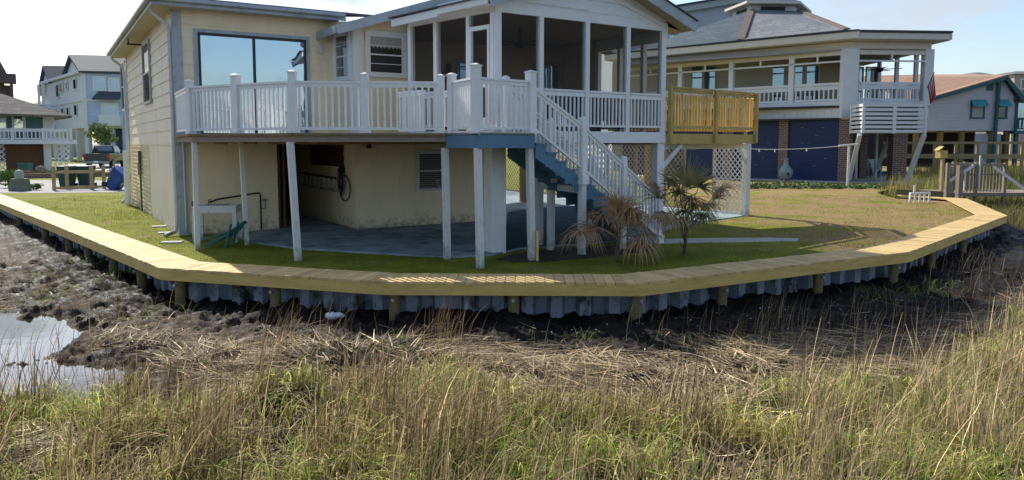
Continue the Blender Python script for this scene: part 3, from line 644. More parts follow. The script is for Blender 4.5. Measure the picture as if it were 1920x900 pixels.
# --- windows
def window(fr, s0, s1, z0, z1, parent, o=.03, frame=M_white, rows=2, cols=1, glass=M_wglass, wd=.09, blind=None, sash=True, name='window', muntin=()):
    m = MB(); fr.bx(m, s0-wd, s1+wd, z1, z1+wd, o-.03, o+.03); fr.bx(m, s0-wd-.02, s1+wd+.02, z0-wd*.8, z0, o-.03, o+.05)
    fr.bx(m, s0-wd, s0, z0, z1, o-.03, o+.03); fr.bx(m, s1, s1+wd, z0, z1, o-.03, o+.03)
    f = part(name, m, frame, parent)
    def sub(nm, mm, mt): q = mm.build(nm, mt, None); q.parent = f; q.location = Vector(q.location)-Vector(ORG[parent.name]); return q
    sub('pane', fr.bx(MB(), s0, s1, z0, z1, o-.03, o-.008), glass)
    m = MB()
    if sash:
        for k in range(1, rows): zz = z0+(z1-z0)*k/rows; fr.bx(m, s0, s1, zz-.02, zz+.02, o-.009, o+.015)
        for k in range(1, cols): ss = s0+(s1-s0)*k/cols; fr.bx(m, ss-.02, ss+.02, z0, z1, o-.011, o+.012)
        fr.bx(m, s0, s0+.03, z0, z1, o-.011, o+.01); fr.bx(m, s1-.03, s1, z0, z1, o-.011, o+.01); fr.bx(m, s0+.03, s1-.03, z1-.035, z1, o-.011, o+.01); fr.bx(m, s0+.03, s1-.03, z0, z0+.04, o-.011, o+.01)
        for t_ in muntin: zz = z0+(z1-z0)*t_; fr.bx(m, s0+.03, s1-.03, zz-.009, zz+.009, o-.011, o+.006)
        sub('sash', m, frame)
    if blind:
        m = MB(); n_ = int((z1-z0)/.055)
        for k in range(n_): zz = z0+(k+.5)*(z1-z0)/n_; m.hexa([fr(s0, zz-.012, o-.006), fr(s1, zz-.012, o-.006), fr(s1, zz-.009, o-.006), fr(s0, zz-.009, o-.006)], [fr(s0, zz+.004, o+.002), fr(s1, zz+.004, o+.002), fr(s1, zz+.007, o+.002), fr(s0, zz+.007, o+.002)])
        sub('blind', m, blind)
    return f
def zat(fr, s, py, o=0):
    q = fr(s, 0, o); return P(960, py, q.y).z
# sliding glass doors
s0, s1 = ff.s_at(384), ff.s_at(578); zt = 5.20
m = MB(); ff.bx(m, s0-.13, s1+.13, zt+.03, zt+.12, .0, .06); ff.bx(m, s0-.13, s0-.03, ZF, zt+.03, 0, .06); ff.bx(m, s1+.03, s1+.13, ZF, zt+.03, 0, .06)
dr = hp('sliding_door', m, M_greytrim)
def sub(nm, mm, mt, par, root=house): q = mm.build(nm, mt, None); q.parent = par; q.location = Vector(q.location)-Vector(ORG[root.name]); return q
m = MB(); ff.bx(m, s0-.03, s1+.03, zt-.04, zt+.03, 0, .075); ff.bx(m, s0-.03, s0+.03, ZF, zt-.04, 0, .075); ff.bx(m, s1-.03, s1+.03, ZF, zt-.04, 0, .075); ff.bx(m, (s0+s1)/2-.035, (s0+s1)/2+.035, ZF+.06, zt-.04, 0, .07); ff.bx(m, s0-.03, s1+.03, ZF-.01, ZF+.06, 0, .07)
sub('door_frame', m, M_iron, dr)
sub('door_pane', ff.bx(MB(), s0+.03, (s0+s1)/2-.035, ZF+.06, zt-.04, 0, .045), M_glass, dr); sub('door_pane', ff.bx(MB(), (s0+s1)/2+.035, s1-.03, ZF+.06, zt-.04, 0, .040), M_glass, dr)
# wall lamp
sl = ff.s_at(607); zl = zat(ff, sl, 92)
m = MB(); ff.bx(m, sl-.07, sl+.07, zl-.14, zl+.14, .01, .11); q = hp('wall_lamp', m, M_oldwhite, bevel=.02)
# window 1 (return wall) and 2 (gable wall)
a, b = fj.s_at(638), fj.s_at(661)
window(fj, a, b, zat(fj, (a+b)/2, 148)+.02, zat(fj, (a+b)/2, 66), house, muntin=(.25, .75), o=.06, wd=.1, glass=glassmat('bay_glass', (.16, .16, .15), .3, .03))
a, b = fg.s_at(696), fg.s_at(757); z0w, z1w = zat(fg, (a+b)/2, 139), zat(fg, (a+b)/2, 68)
w2 = window(fg, a, b, z0w, z1w, house, muntin=(.26, .74), o=.06, wd=.12)
m = MB(); n_ = 24
for k in range(n_):
    s_, e_ = a+.03+(b-a-.06)*k/n_, a+.03+(b-a-.06)*(k+1)/n_; fg.bx(m, s_, e_, z1w-.30-.02*(k % 3), z1w-.03, .053, .055+.004*(k % 2))
sub('valance', m, mat('lace', (.42, .40, .35), .8, .2, 20, 0), w2)
# side windows
for pa, pb, ya, yb in ((283, 295, 82, 192), (241, 248, 120, 205)):
    a, b = fl.s_at(pb), fl.s_at(pa); window(fl, a, b, zat(fl, (a+b)/2, yb), zat(fl, (a+b)/2, ya), house, o=.05, wd=.06, frame=M_greytrim, glass=glassmat('side_glass', (.10, .09, .08), .25, .05))
# lower window with blinds
a, b = fr2.s_at(784), fr2.s_at(829); window(fr2, a, b, zat(fr2, (a+b)/2, 354), zat(fr2, (a+b)/2, 286), house, o=.06, wd=.06, frame=M_oldwhite, blind=mat('blind', (.34, .34, .33), .6, .1, 5, 0))
# dark high window with awning shutter in garage side wall
a, b = fr1.s_at(650), fr1.s_at(588); 
m = MB(); fr1.bx(m, a+.1, b, 1.72, 2.28, 0, .05); wq = hp('window', m, M_dark)
m = MB(); fr1.bx(m, a+.1, b, 2.28, 2.34, 0, .12)
for k in range(7): s_ = a+.12+(b-a-.2)*k/6; fr1.bx(m, s_, s_+.03, 1.74, 2.28, .05, .07)
sub('sash', m, mat('old_wood', (.10, .06, .04), .8, .3, 6, 0), wq)
# --- roofs
M_shing = brickmat('grey_shingle', math.atan2(U.y, U.x), (.14, .15, .17), (.20, .21, .23), (.07, .07, .08), .33, .14, .008)
def roof_plane(m, pts, t=.06): 
    n_ = (Vector(pts[1])-Vector(pts[0])).cross(Vector(pts[2])-Vector(pts[1])).normalized()
    if n_.z < 0: n_ = -n_
    m.slab(pts, n_, t)
ov = .52; ze = 5.80
# wing roof: a low hip behind the eaves
e = [UV(-ov, -ov), UV(5.2, -ov), UV(5.2, 6), UV(5.2, 13.2), UV(-ov, 13.2)]
m = MB(); roof_plane(m, [e[0]+V(0, 0, ze+.14), e[1]+V(0, 0, ze+.14), UV(5.2, 5.5)+V(0, 0, ze+1.0)]); roof_plane(m, [e[0]+V(0, 0, ze+.14), UV(5.2, 5.5)+V(0, 0, ze+1.0), UV(5.2, 13.2)+V(0, 0, ze+1.0), e[4]+V(0, 0, ze+.14)])
wr = hp('roof', m, M_shing)
m = MB(); m.slab([e[0]+V(0, 0, ze-.03), UV(4.2, -ov)+V(0, 0, ze-.03), UV(4.2, .0)+V(0, 0, ze-.03), UV(0, 0)+V(0, 0, ze-.03), UV(0, 13.2)+V(0, 0, ze-.03), UV(-ov, 13.2)+V(0, 0, ze-.03)], (0, 0, 1), .03); hp('soffit', m, M_soffit)
m = MB(); m.beam(UV(-ov, -ov)+V(0, 0, ze+.06), UV(4.35, -ov)+V(0, 0, ze+.06), .04, .20); m.beam(UV(-ov, -ov-.02)+V(0, 0, ze+.06), UV(-ov, 13.3)+V(0, 0, ze+.06), .04, .20); hp('fascia', m, M_greytrim)
m = MB()
for p_, q_, nn_ in ((UV(-ov-.05, -ov-.08), UV(4.3, -ov-.08), W), (UV(-ov-.08, -ov-.1), UV(-ov-.08, 13.3), U)):
    m.beam(p_+V(0, 0, ze+.10), q_+V(0, 0, ze+.10), .11, .10)
hp('gutter', m, M_greytrim, bevel=.02)
# downspouts
m = MB(); g0 = UV(-ov, .25)
m.tube([UV(-ov+.02, .1)+V(0, 0, ze+.02), UV(-ov+.05, .12)+V(0, 0, ze-.12), UV(-.12, .1)+V(0, 0, ze-.42), UV(-.08, .1)+V(0, 0, ze-.6), UV(-.08, .1)+V(0, 0, .35), UV(-.10, .08)+V(0, 0, .12), UV(-.4, -.1)+V(0, 0, .04)], .05, 8); hp('downspout', m, M_oldwhite)
m = MB(); m.tube([UV(-ov+.02, 12.9)+V(0, 0, ze), UV(-ov+.05, 12.9)+V(0, 0, ze-.12), UV(-.14, 12.8)+V(0, 0, ze-.4), UV(-.09, 12.8)+V(0, 0, ze-.6), UV(-.09, 12.7)+V(0, 0, .3), UV(-.4, 12.5)+V(0, 0, .05)], .055, 8); hp('downspout', m, M_oldwhite)
m = MB(); m.tube([UV(.12, -.10)+V(0, 0, 2.4), UV(.12, -.10)+V(0, 0, .1)], .022, 6); m.tube([UV(.2, -.08)+V(0, 0, 2.4), UV(.2, -.08)+V(0, 0, .5)], .012, 6); hp('conduit', m, M_oldwhite)
m = MB(); m.tube([UV(-.25, 11.6)+V(0, 0, 0), UV(-.25, 11.6)+V(0, 0, 2.1)], .12, 8); hp('pipe_cover', m, M_white)
# bracket under the side eave
m = MB(); m.beam(UV(-.5, 6.5)+V(0, 0, ze-.22), UV(-.02, 6.5)+V(0, 0, ze-.22), .06, .05); m.beam(UV(-.45, 6.5)+V(0, 0, ze), UV(-.45, 6.5)+V(0, 0, ze-.25), .03, .03); hp('eave_bracket', m, M_black)
# main gable roof (rake faces the marsh)
def GM(s, o, z): return fg(s, z, o)
sl_, sr_, sp_ = -.62, 9.0, 4.25; zl_, zp_ = rake_z(-.62)+.02, rake_z(4.25)+.02
oo = .48
m = MB(); roof_plane(m, [GM(sl_, oo, zl_), GM(sp_, oo, zp_), GM(sp_, -12.5, zp_), GM(sl_, -12.5, zl_)]); roof_plane(m, [GM(sp_, oo, zp_), GM(sr_, oo, zl_), GM(sr_, -12.5, zl_), GM(sp_, -12.5, zp_)])
hp('roof', m, M_shing)
m = MB(); m.beam(GM(sl_-.02, oo+.015, zl_-.06), GM(sp_, oo+.015, zp_-.06), .04, .24); m.beam(GM(sp_, oo+.015, zp_-.06), GM(sr_, oo+.015, zl_-.06), .04, .24); hp('rake_board', m, M_greytrim)
m = MB(); m.slab([GM(sl_, oo, zl_-.14), GM(sp_, oo, zp_-.14), GM(sp_, 0, zp_-.14), GM(sl_, 0, zl_-.14)], (0, 0, 1), .02); hp('soffit', m, M_soffit)
m = MB(); m.beam(GM(sl_-.02, oo, zl_-.04), GM(sl_-.02, -3.0, zl_-.04), .04, .2); hp('fascia', m, M_greytrim)
m = MB(); fg.bx(m, 4.4, 8.3, 5.2, 6.0, -.1, 0); hp('gable_wall', m, M_cream)
# --- screened porch (part of the house)
fB = Frame(B, C); fA = Frame(A, B)
ZB0, ZB1, ZH = 2.40, 2.67, 5.19
floor_poly = [A, B, C, V(2.39, 21.5), Qp, Wend]
hp('porch_floor', MB().prism([tuple(p.xy) for p in floor_poly], 2.50, 2.60), M_dark)
hp('porch_ceiling', MB().prism([tuple(p.xy) for p in floor_poly], 5.26, 5.30), mat('porch_ceiling', (.36, .31, .26), .8, .2, 5, 0))
for f_, s_ in ((fA, 0), (fB, 0)): hp('porch_band', f_.bx(MB(), -.02 if f_ is fB else 0, f_.L+.02, ZB0, ZB1, -.10, .03), M_white)
def header(fr, s0, s1, z0, z1): return hp('porch_header', fr.bx(MB(), s0, s1, z0, z1, -.08, .02), M_white)
header(fA, 0, fA.L, ZH, 5.42); header(fB, 0, fB.L, ZH, 5.42)
# porch posts
def pst(fr, s, w_, z0=ZB1, z1=ZH, mt=M_white, d=.1): return hp('porch_post', fr.bx(MB(), s-w_/2, s+w_/2, z0, z1, -d, .035), mt)
pst(fB, .07, .17); pst(fB, fB.L-.07, .16)
sB = [.07]+[fB.s_at(p) for p in (1013, 1098, 1173)]+[fB.L-.07]
for s in sB[1:-1]: pst(fB, s, .12)
sA = [.05, fA.s_at(820), fA.s_at(880), fA.L-.06]
for s, w_ in zip(sA, (.12, .11, .10, .1)): pst(fA, s, w_)
# screens
for fr, ss in ((fA, sA), (fB, sB)):
    for a, b in zip(ss[:-1], ss[1:]): hp('insect_screen', fr.bx(MB(), a+.05, b-.05, ZB1, ZH, -.035, -.031), M_screen)
# screen door with transom
a, b = sA[2]+.06, sA[3]-.06; m = MB(); fA.bx(m, a, a+.07, 2.68, 4.84, -.02, .05); fA.bx(m, b-.07, b, 2.68, 4.84, -.02, .05); fA.bx(m, a, b, 4.84, 4.93, -.02, .05); fA.bx(m, a+.07, b-.07, 2.68, 2.95, -.02, .048); fA.bx(m, a+.07, b-.07, 3.6, 3.68, -.02, .048)
sdr = hp('screen_door', m, M_white); sub('handle', fA.bx(MB(), a+.01, a+.05, 3.62, 3.80, .05, .08), M_iron, sdr)
# rails of the porch
def railing(p, q, zb, zt, par, mt, sp=.125, bw=.038, rail_w=.09, rail_h=.045, low_h=.05, name='railing', second=None):
    p, q = Vector(p), Vector(q); p.z = q.z = 0; L_ = (q-p).length; d = (q-p)/L_; m = MB()
    zb0, zb1 = zb if isinstance(zb, tuple) else (zb, zb); zt0, zt1 = zt if isinstance(zt, tuple) else (zt, zt)
    m.beam(p+V(0, 0, zt0-rail_h/2), q+V(0, 0, zt1-rail_h/2), rail_w, rail_h); m.beam(p+V(0, 0, zt0-rail_h*1.9), q+V(0, 0, zt1-rail_h*1.9), rail_w*.45, rail_h*1.5)
    m.beam(p+V(0, 0, zb0), q+V(0, 0, zb1), rail_w*.55, low_h)
    if second: m.beam(p+V(0, 0, zt0-second), q+V(0, 0, zt1-second), rail_w*.6, rail_h)
    n_ = max(2, int(round(L_/sp)))
    for k in range(n_):
        t_ = (k+.5)/n_; c_ = p+d*L_*t_; m.hexa([c_+d*i*bw/2+V(-d.y, d.x)*j*bw/2+V(0, 0, zb0+(zb1-zb0)*t_) for i, j in ((-1, -1), (1, -1), (1, 1), (-1, 1))], [c_+d*i*bw/2+V(-d.y, d.x)*j*bw/2+V(0, 0, zt0+(zt1-zt0)*t_-rail_h*1.9-(second or 0)*0) for i, j in ((-1, -1), (1, -1), (1, 1), (-1, 1))])
    return part(name, m, mt, par)
for a, b in zip(sB[:-1], sB[1:]): railing(fB(a+.07, 0, 0), fB(b-.07, 0, 0), 2.80, 3.62, house, M_white, name='porch_railing', second=.13, sp=.115)
for a, b in zip(sA[:2], sA[1:3]): railing(fA(a+.05, 0, 0), fA(b-.05, 0, 0), 2.80, 3.60, house, M_white, name='porch_railing', second=.13, sp=.115)
# interior of the porch
fq = Frame(Wend, Qp); M_tan = mat('porch_inner_wall', (.72, .55, .38), .8, .08, 3, 0)
hp('porch_back_wall', core(fq, [(0, 2.6), (fq.L, 2.6), (fq.L, 5.3), (0, 5.3)], .08), M_tan)
fS = Frame(V(2.39, 21.5), Qp, flip=True); hp('porch_back_wall', core(fS, [(0, 2.6), (fS.L, 2.6), (fS.L, 5.3), (0, 5.3)], .08), M_tan)
fS2 = Frame(C, V(2.39, 21.5), flip=True)
for s in (.85, 1.8): hp('porch_post', fS2.bx(MB(), s-.06, s+.06, 2.6, 5.2, -.1, .02), M_white)
hp('porch_post', fS2.bx(MB(), fS2.L-.12, fS2.L, 2.6, 5.2, -.1, .02), M_white)
hp('porch_header', fS2.bx(MB(), 0, fS2.L, 4.95, 5.4, -.08, .02), M_white); hp('porch_band', fS2.bx(MB(), 0, fS2.L+1.5, ZB0, ZB1, -.08, .02), M_white)
railing(fS2(.1, 0, 0), fS2(fS2.L-.1, 0, 0), 2.80, 3.62, house, M_white, name='porch_railing', second=.13)
a, b = fq.s_at(1003), fq.s_at(1046); f_ = Frame(Qp, Wend); 
fqi = Frame(Wend, Qp)
window(fqi, a, b, 2.75, 4.75, house, o=.03, frame=M_greytrim, glass=M_tglass, rows=2, name='porch_window')
a, b = fqi.s_at(862), fqi.s_at(900); window(fqi, a, b, 3.3, 4.75, house, o=.03, frame=M_greytrim, glass=M_tglass, rows=2, name='porch_window')
# porch roof
mid = (B+C)/2; pd = V(-(C-B).y, (C-B).x).normalized(); fBu = (C-B).normalized()
half = fB.L/2; zE = 5.36; rk = .36
def PR(s, o, z): return fB(s, z, o)
sL, sR = -.05, fB.L+.62; sM = fB.L/2+.2; zR = 5.33; zM = zR+rk*(sR-sM); 
El, Ef = P(735, 48, 18.3), P(914, 6, 15.75)
El.z = 5.30; Ef.z = 5.32
m = MB(); ridge0 = PR(sM, .42, zM); ridge1 = PR(sM, -7.5, zM)
roof_plane(m, [PR(sR, .42, zR), ridge0, ridge1, PR(sR, -6.5, zR)])
roof_plane(m, [Vector((Ef.x, Ef.y, 5.36)), Vector((El.x, El.y, 5.34)), ridge1, ridge0])
hp('roof', m, M_shing)
# gable triangle in white
tri = [(-.02, 5.42), (fB.L+.02, 5.42), (fB.L, zR+rk*.62-.06), (sM, zM-.07), (-.02, zM-.07-rk*sM*.93)]
wall('porch_gable', fB, tri, .28, 5.42, M_white, .08)
m = MB(); m.beam(PR(sR+.02, .44, zR-.03), PR(sM, .44, zM-.03), .04, .26); m.beam(PR(sM, .44, zM-.03), PR(-.4, .44, zM-.03-rk*(sM+.4)*.93), .04, .26); hp('rake_board', m, M_greytrim)
m = MB(); m.beam(PR(sR+.03, .475, zR+.115), PR(sM, .475, zM+.115), .05, .03); m.beam(PR(sR+.02, .44, zR+.0), PR(sR+.02, -6, zR+.0), .04, .2); hp('drip_edge', m, M_iron)
m = MB(); m.slab([PR(sR, .42, zR-.10), PR(sM, .42, zM-.10), PR(sM, 0, zM-.10), PR(sR, 0, zR-.10)], (0, 0, 1), .02); m.slab([PR(sR, 0, zR-.1), PR(fB.L, 0, zR-.02), PR(fB.L, -6, zR-.02), PR(sR, -6, zR-.1)], (0, 0, 1), .02); hp('soffit', m, mat('porch_soffit', (.45, .38, .30), .7, .1, 4, 0))
# the moulding following the rake on the gable
m = MB(); m.beam(PR(fB.L+.0, .03, 5.30), PR(sM+.1, .03, zM-.45), .03, .09); m.beam(PR(0, .035, 5.47), PR(fB.L*.5, .035, 5.47), .03, .03); hp('moulding', m, M_white)
# eave boards of the left porch slope (two lengths, a little out of line)
em = El.lerp(Ef, .52); 
m = MB(); m.beam(El+V(0, 0, -.03), em+V(0, 0, -.02), .04, .17); part('eave_board', m, M_white, house); m = MB(); m.beam(em+V(0, 0, .05), Ef+V(0, 0, .06), .04, .20); part('eave_board', m, M_white, house)
m = MB(); m.beam(El+V(-.03, 0, .09), Ef+V(0, 0, .10), .14, .025); hp('drip_edge', m, M_iron)
m = MB(); m.slab([El+V(0, 0, -.06), Ef+V(0, 0, -.06), fA(fA.L, 5.30, 0), fA(0, 5.30, 0)], (0, 0, 1), .02); hp('soffit', m, M_white)
m = MB(); m.hexa([fA(0, 5.40, 0), fA(fA.L, 5.40, 0), fA(fA.L, 5.40, -.06), fA(0, 5.40, -.06)], [fA(0, 5.45, 0), fA(fA.L, 5.45, 0), fA(fA.L, 5.45, -.06), fA(0, 5.45, -.06)]); hp('porch_header', m, M_white)
# support columns under the porch
def column(p, w_=.30, z1=ZB0, mt=M_white, name='column'): return hp(name, MB().box(p.x, p.y, 0, w_, w_, z1, math.atan2(U.y, U.x)), mt, bevel=.01)
g = G(928, 474); column(V(g.x, g.y), .36); column(C+V(-.12, .1), .24)
for px, py in ((982, 380), (1215, 372)):
    g = G(px, py); column(V(g.x, g.y), .26, mt=M_pile)
for p_, q_ in ((A+V(.1, .1), Wend), (B+V(.1, .2), Qp), (C+V(-.1, .1), V(2.39, 21.5))): hp('joist', MB().beam(p_+V(0, 0, 2.44), q_+V(0, 0, 2.44), .08, .16), M_pile)
m = MB(); m.prism([tuple(p.xy) for p in (A, B, C, V(-.6, 27), V(-4.5, 23.5))], 2.45, 2.49); hp('joist_deck', m, mat('underfloor', (.10, .085, .07), .9, .2, 5, 0))
# carport lattice on the right side and its posts
Rp = G(1397, 405); Rp.z = 0; Lfar = G(938, 357); Lfar.z = 0; fL = Frame(Rp, Lfar, flip=True)
def lattice(fr, s0, s1, z0, z1, mt, sp=.14, w_=.035, off=0):
    m = MB()
    for sg_ in (1, -1):
        H = z1-z0; k0 = s0-H if sg_ > 0 else s0; k1 = s1 if sg_ > 0 else s1+H; k = k0
        while k < k1:
            a = (k, z0); b = (k+sg_*H, z1); ax, az, bx_, bz = *a, *b
            pts = []
            for (x_, z_) in ((ax, az), (bx_, bz)): pts.append([x_, z_])
            (xa, za), (xb, zb) = pts
            if xa > xb: (xa, za), (xb, zb) = (xb, zb), (xa, za)
            sl2 = (zb-za)/(xb-xa)
            if xa < s0: za += sl2*(s0-xa); xa = s0
            if xb > s1: zb += sl2*(s1-xb); xb = s1
            if xb-xa > .02: m.beam(fr(xa, za, off+sg_*.005), fr(xb, zb, off+sg_*.005), .008, w_, (0, 0, 1))
            k += sp*1.414
    fr.bx(m, s0, s1, z1, z1+.06, off-.02, off+.02); fr.bx(m, s0, s1, z0-.08, z0, off-.02, off+.02)
    return part('lattice', m, mt, house)
lattice(fL, .05, 1.45, .1, 2.42, M_latticew)
for a, b in ((2.9, 3.9), (3.9, 5.5), (5.5, 7.3), (7.3, 9.2), (9.2, 12.2), (12.2, fL.L)): lattice(fL, a, b, .1, 2.34, M_lattice, sp=.16)
for s in (1.45, 2.9, 3.9, 5.5, 7.3, 9.2, 12.2, fL.L): hp('lattice_post', fL.bx(MB(), s-.045, s+.045, 0, 2.42, -.12, -.02), M_lattice)
hp('beam', MB().beam(fL(0, 2.42, -.1), fL(fL.L, 2.42, -.1), .1, .12), M_pile)
flf = Frame(Lfar, UV(8.75, 9)); lattice(flf, 0, flf.L, .1, 2.34, M_lattice, sp=.16)
# slab
sp_pts = [G(455, 447), G(470, 456), G(560, 468), G(660, 474), G(780, 481), G(850, 484), G(922, 480), G(975, 468), G(1060, 462), G(1180, 452), G(1250, 432), G(1310, 418), G(1388, 407)]
slab_poly = [tuple(p.xy) for p in sp_pts]+[tuple(Rp.xy), tuple(Lfar.xy), tuple(UV(8.75, 9).xy), tuple(UV(2.5, 6).xy), tuple(UV(2.0, .1).xy)]
setting(MB().prism(slab_poly, -.05, .035).build('patio_slab', M_slab), 'structure', 'blue grey painted concrete slab under the raised deck and porch')
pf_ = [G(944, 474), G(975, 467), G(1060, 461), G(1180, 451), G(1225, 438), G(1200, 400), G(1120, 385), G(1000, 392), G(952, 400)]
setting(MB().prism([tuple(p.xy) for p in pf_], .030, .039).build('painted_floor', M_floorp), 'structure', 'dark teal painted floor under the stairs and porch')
path_ = [G(1236, 449), G(1330, 447), G(1440, 446), G(1498, 448), G(1495, 453), G(1400, 454), G(1240, 457)]
setting(MB().prism([tuple(p.xy) for p in path_], -.05, .012).build('path', M_conc), 'structure', 'narrow concrete path crossing the grass from the stair foot')
mul = [G(925, 487), G(960, 478), G(1000, 470), G(1060, 466), G(1180, 460), G(1240, 452), G(1225, 470), G(1150, 480), G(1080, 486), G(1020, 492), G(960, 492)]
setting(MB().prism([tuple(p.xy) for p in mul], -.05, .009).build('mulch_bed', M_mulch), 'structure', 'dark mulch bed under the stairs')
# ================================================================ RAISED DECK
D = [None, G(367, 470), G(557, 490), G(838, 487), G(900, 505), G(1002, 490)]
D1, D2, D3, D4, D5 = [V(p.x, p.y) for p in D[1:]]
D0 = UV(-.02, -.12)
deck = thing('raised_deck', 'white railed raised deck wrapping the front of the cream house on slim posts', 'deck', (-3.5, 17.5, 0))
dpoly = [D0, D1, D2, D3, D4, D5, fB(.9, 0, .04), B-fA.n*-.04, fA(0, 0, .04), Wend+V(-.05, -.05), fg(.1, 0, .06), C1+V(-.08, -.08), fj(.1, 0, .05), ff(.1, 0, .03)]
dxy = [tuple(Vector(p).xy) for p in dpoly]
part('deck_floor', MB().prism(dxy, 2.545, 2.60), mat('deck_boards', (.27, .26, .24), .8, .2, 3, .2, stretch=(1, 8, 1)), deck)
def fasc(p, q, z0, z1, mt, name='fascia_board', e=.0):
    d = (q-p).normalized(); n_ = V(d.y, -d.x); return part(name, MB().hexa([p-d*e+V(0, 0, z0), q+d*e+V(0, 0, z0), q+d*e-n_*.04+V(0, 0, z0), p-d*e-n_*.04+V(0, 0, z0)], [p-d*e+V(0, 0, z1), q+d*e+V(0, 0, z1), q+d*e-n_*.04+V(0, 0, z1), p-d*e-n_*.04+V(0, 0, z1)]), mt, deck)
fasc(D0, D1, 2.42, 2.54, M_brownfascia); fasc(D1, D2, 2.42, 2.54, M_brownfascia); fasc(D2, D3, 2.42, 2.54, M_brownfascia)
fasc(D3, D4, 2.30, 2.575, M_blue); fasc(D4, D5, 2.30, 2.575, M_blue)
fasc(D5, fB(.9, 0, .04), 2.30, 2.575, M_blue)
for p_, q_ in ((D0, D1), (D1, D2), (D2, D3)):
    m = MB(); d = (q_-p_).normalized(); n_ = V(d.y, -d.x); m.beam(p_+n_*.03+V(0, 0, 2.57), q_+n_*.03+V(0, 0, 2.57), .06, .045); part('deck_edge', m, M_pile, deck)
# support posts
def spost(p, w_, z1, q=None, mt=M_oldwhite, z0=0):
    q = q or p; m = MB(); a = math.atan2(U.y, U.x); c_, s_ = math.cos(a), math.sin(a)
    r = [(c_*i*w_/2-s_*j*w_/2, s_*i*w_/2+c_*j*w_/2) for i, j in ((-1, -1), (1, -1), (1, 1), (-1, 1))]
    m.hexa([V(p.x+x, p.y+y, z0) for x, y in r], [V(q.x+x, q.y+y, z1) for x, y in r]); return part('support_post', m, mt, deck, bevel=.006)
off = lambda p, k: p+V(0, k)
g = G(463, 460); P2 = V(g.x, g.y)
spost(D1+V(0, .1), .11, 2.42, D1+V(.02, .1)); spost(P2, .10, 2.42, P2+V(-.06, 0)); spost(D2+V(0, .08), .13, 2.42, D2+V(-.10, .08))
spost(D3+V(0, .08), .125, 2.30, D3+V(-.03, .08)); spost(D4+V(0, .12), .125, 2.30, D4+V(-.04, .12)); spost(D5+V(-.05, .10), .13, 2.30, D5+V(-.1, .10))
m = MB(); p_ = D5+V(.06, .02); m.box(p_.x, p_.y, 0, .05, .08, .62); part('post_splint', m, M_gold, deck)
g = G(1010, 462); spost(V(g.x, g.y), .16, 2.3)
# joists
for k in range(9):
    p_ = D1.lerp(D3, k/8.)+V(0, .3); part('joist', MB().beam(p_+V(0, 0, 2.45), p_+W*(2.2 if k > 4 else 1.2+.1*k)+V(0, 0, 2.45), .05, .16), M_pile, deck)
m = MB(); b_ = fr2(fr2.s_at(691), 2.33, .12); m.box(b_.x, b_.y, 2.25, .12, .12, .26); part('joist', m, M_dark, deck)
# railing posts
def npost(p, w_, z0, z1, par=deck, mt=M_white, a=0):
    m = MB(); m.box(p.x, p.y, z0, w_, w_, z1-z0, a); m.box(p.x, p.y, z1, w_+.03, w_+.03, .025, a)
    h = w_/2+.015; r = [V(p.x+(math.cos(a)*i-math.sin(a)*j)*h*.93, p.y+(math.sin(a)*i+math.cos(a)*j)*h*.93, z1+.025) for i, j in ((-1, -1), (1, -1), (1, 1), (-1, 1))]
    n_ = len(m.v); m.add(r+[V(p.x, p.y, z1+.06)], [(0, 1, 4), (1, 2, 4), (2, 3, 4), (3, 0, 4)])
    m.box(p.x, p.y, z0+.001, w_+.05, w_+.05, .06, a); return part('railing_post', m, mt, par)
ZR_ = 3.64; inn = V(0, .07)
m12 = (D1.lerp(D2, .48)); m23 = V(*D2.lerp(D3, .485).xy)
pD1, pD2, pD3, pD4, pD5 = D1+V(-.06, .12), D2+V(-.03, .1), D3+V(-.09, .1), D4+V(-.07, .14), D5+V(-.08, .10)
Dm1, Dm2 = pD1.lerp(pD2, .475), pD2.lerp(pD3, .48)
aU = math.atan2((D2-D1).y, (D2-D1).x)
npost(pD1, .12, 2.6, 3.74, a=aU); npost(Dm1, .15, 2.6, 3.80, a=aU); npost(pD2, .15, 2.6, 3.80); npost(Dm2, .14, 2.6, 3.76)
npost(pD3+V(-.02, 0), .14, 2.6, 3.74); pD3b = D3+V(.12, .06); npost(pD3b, .14, 2.6, 3.76, a=-.8)
npost(pD4, .165, 2.58, 3.84, mt=M_white, a=-.3); npost(pD5, .165, 2.58, 3.80, a=.7)
pD0 = D0+(D1-D0).normalized()*.12
for a, b in ((pD0, pD1), (pD1, Dm1), (Dm1, pD2), (pD2, Dm2), (Dm2, pD3), (pD3b, pD4), (pD4, pD5)):
    d = (b-a).normalized(); railing(a+d*.07, b-d*.07, 2.69, ZR_, deck, M_white, sp=.125, bw=.04)
# back railing of the landing, seen through the front one
railing(fA(.25, 0, .5), fA(1.25, 0, .5), 2.69, 3.6, deck, M_white, sp=.11)
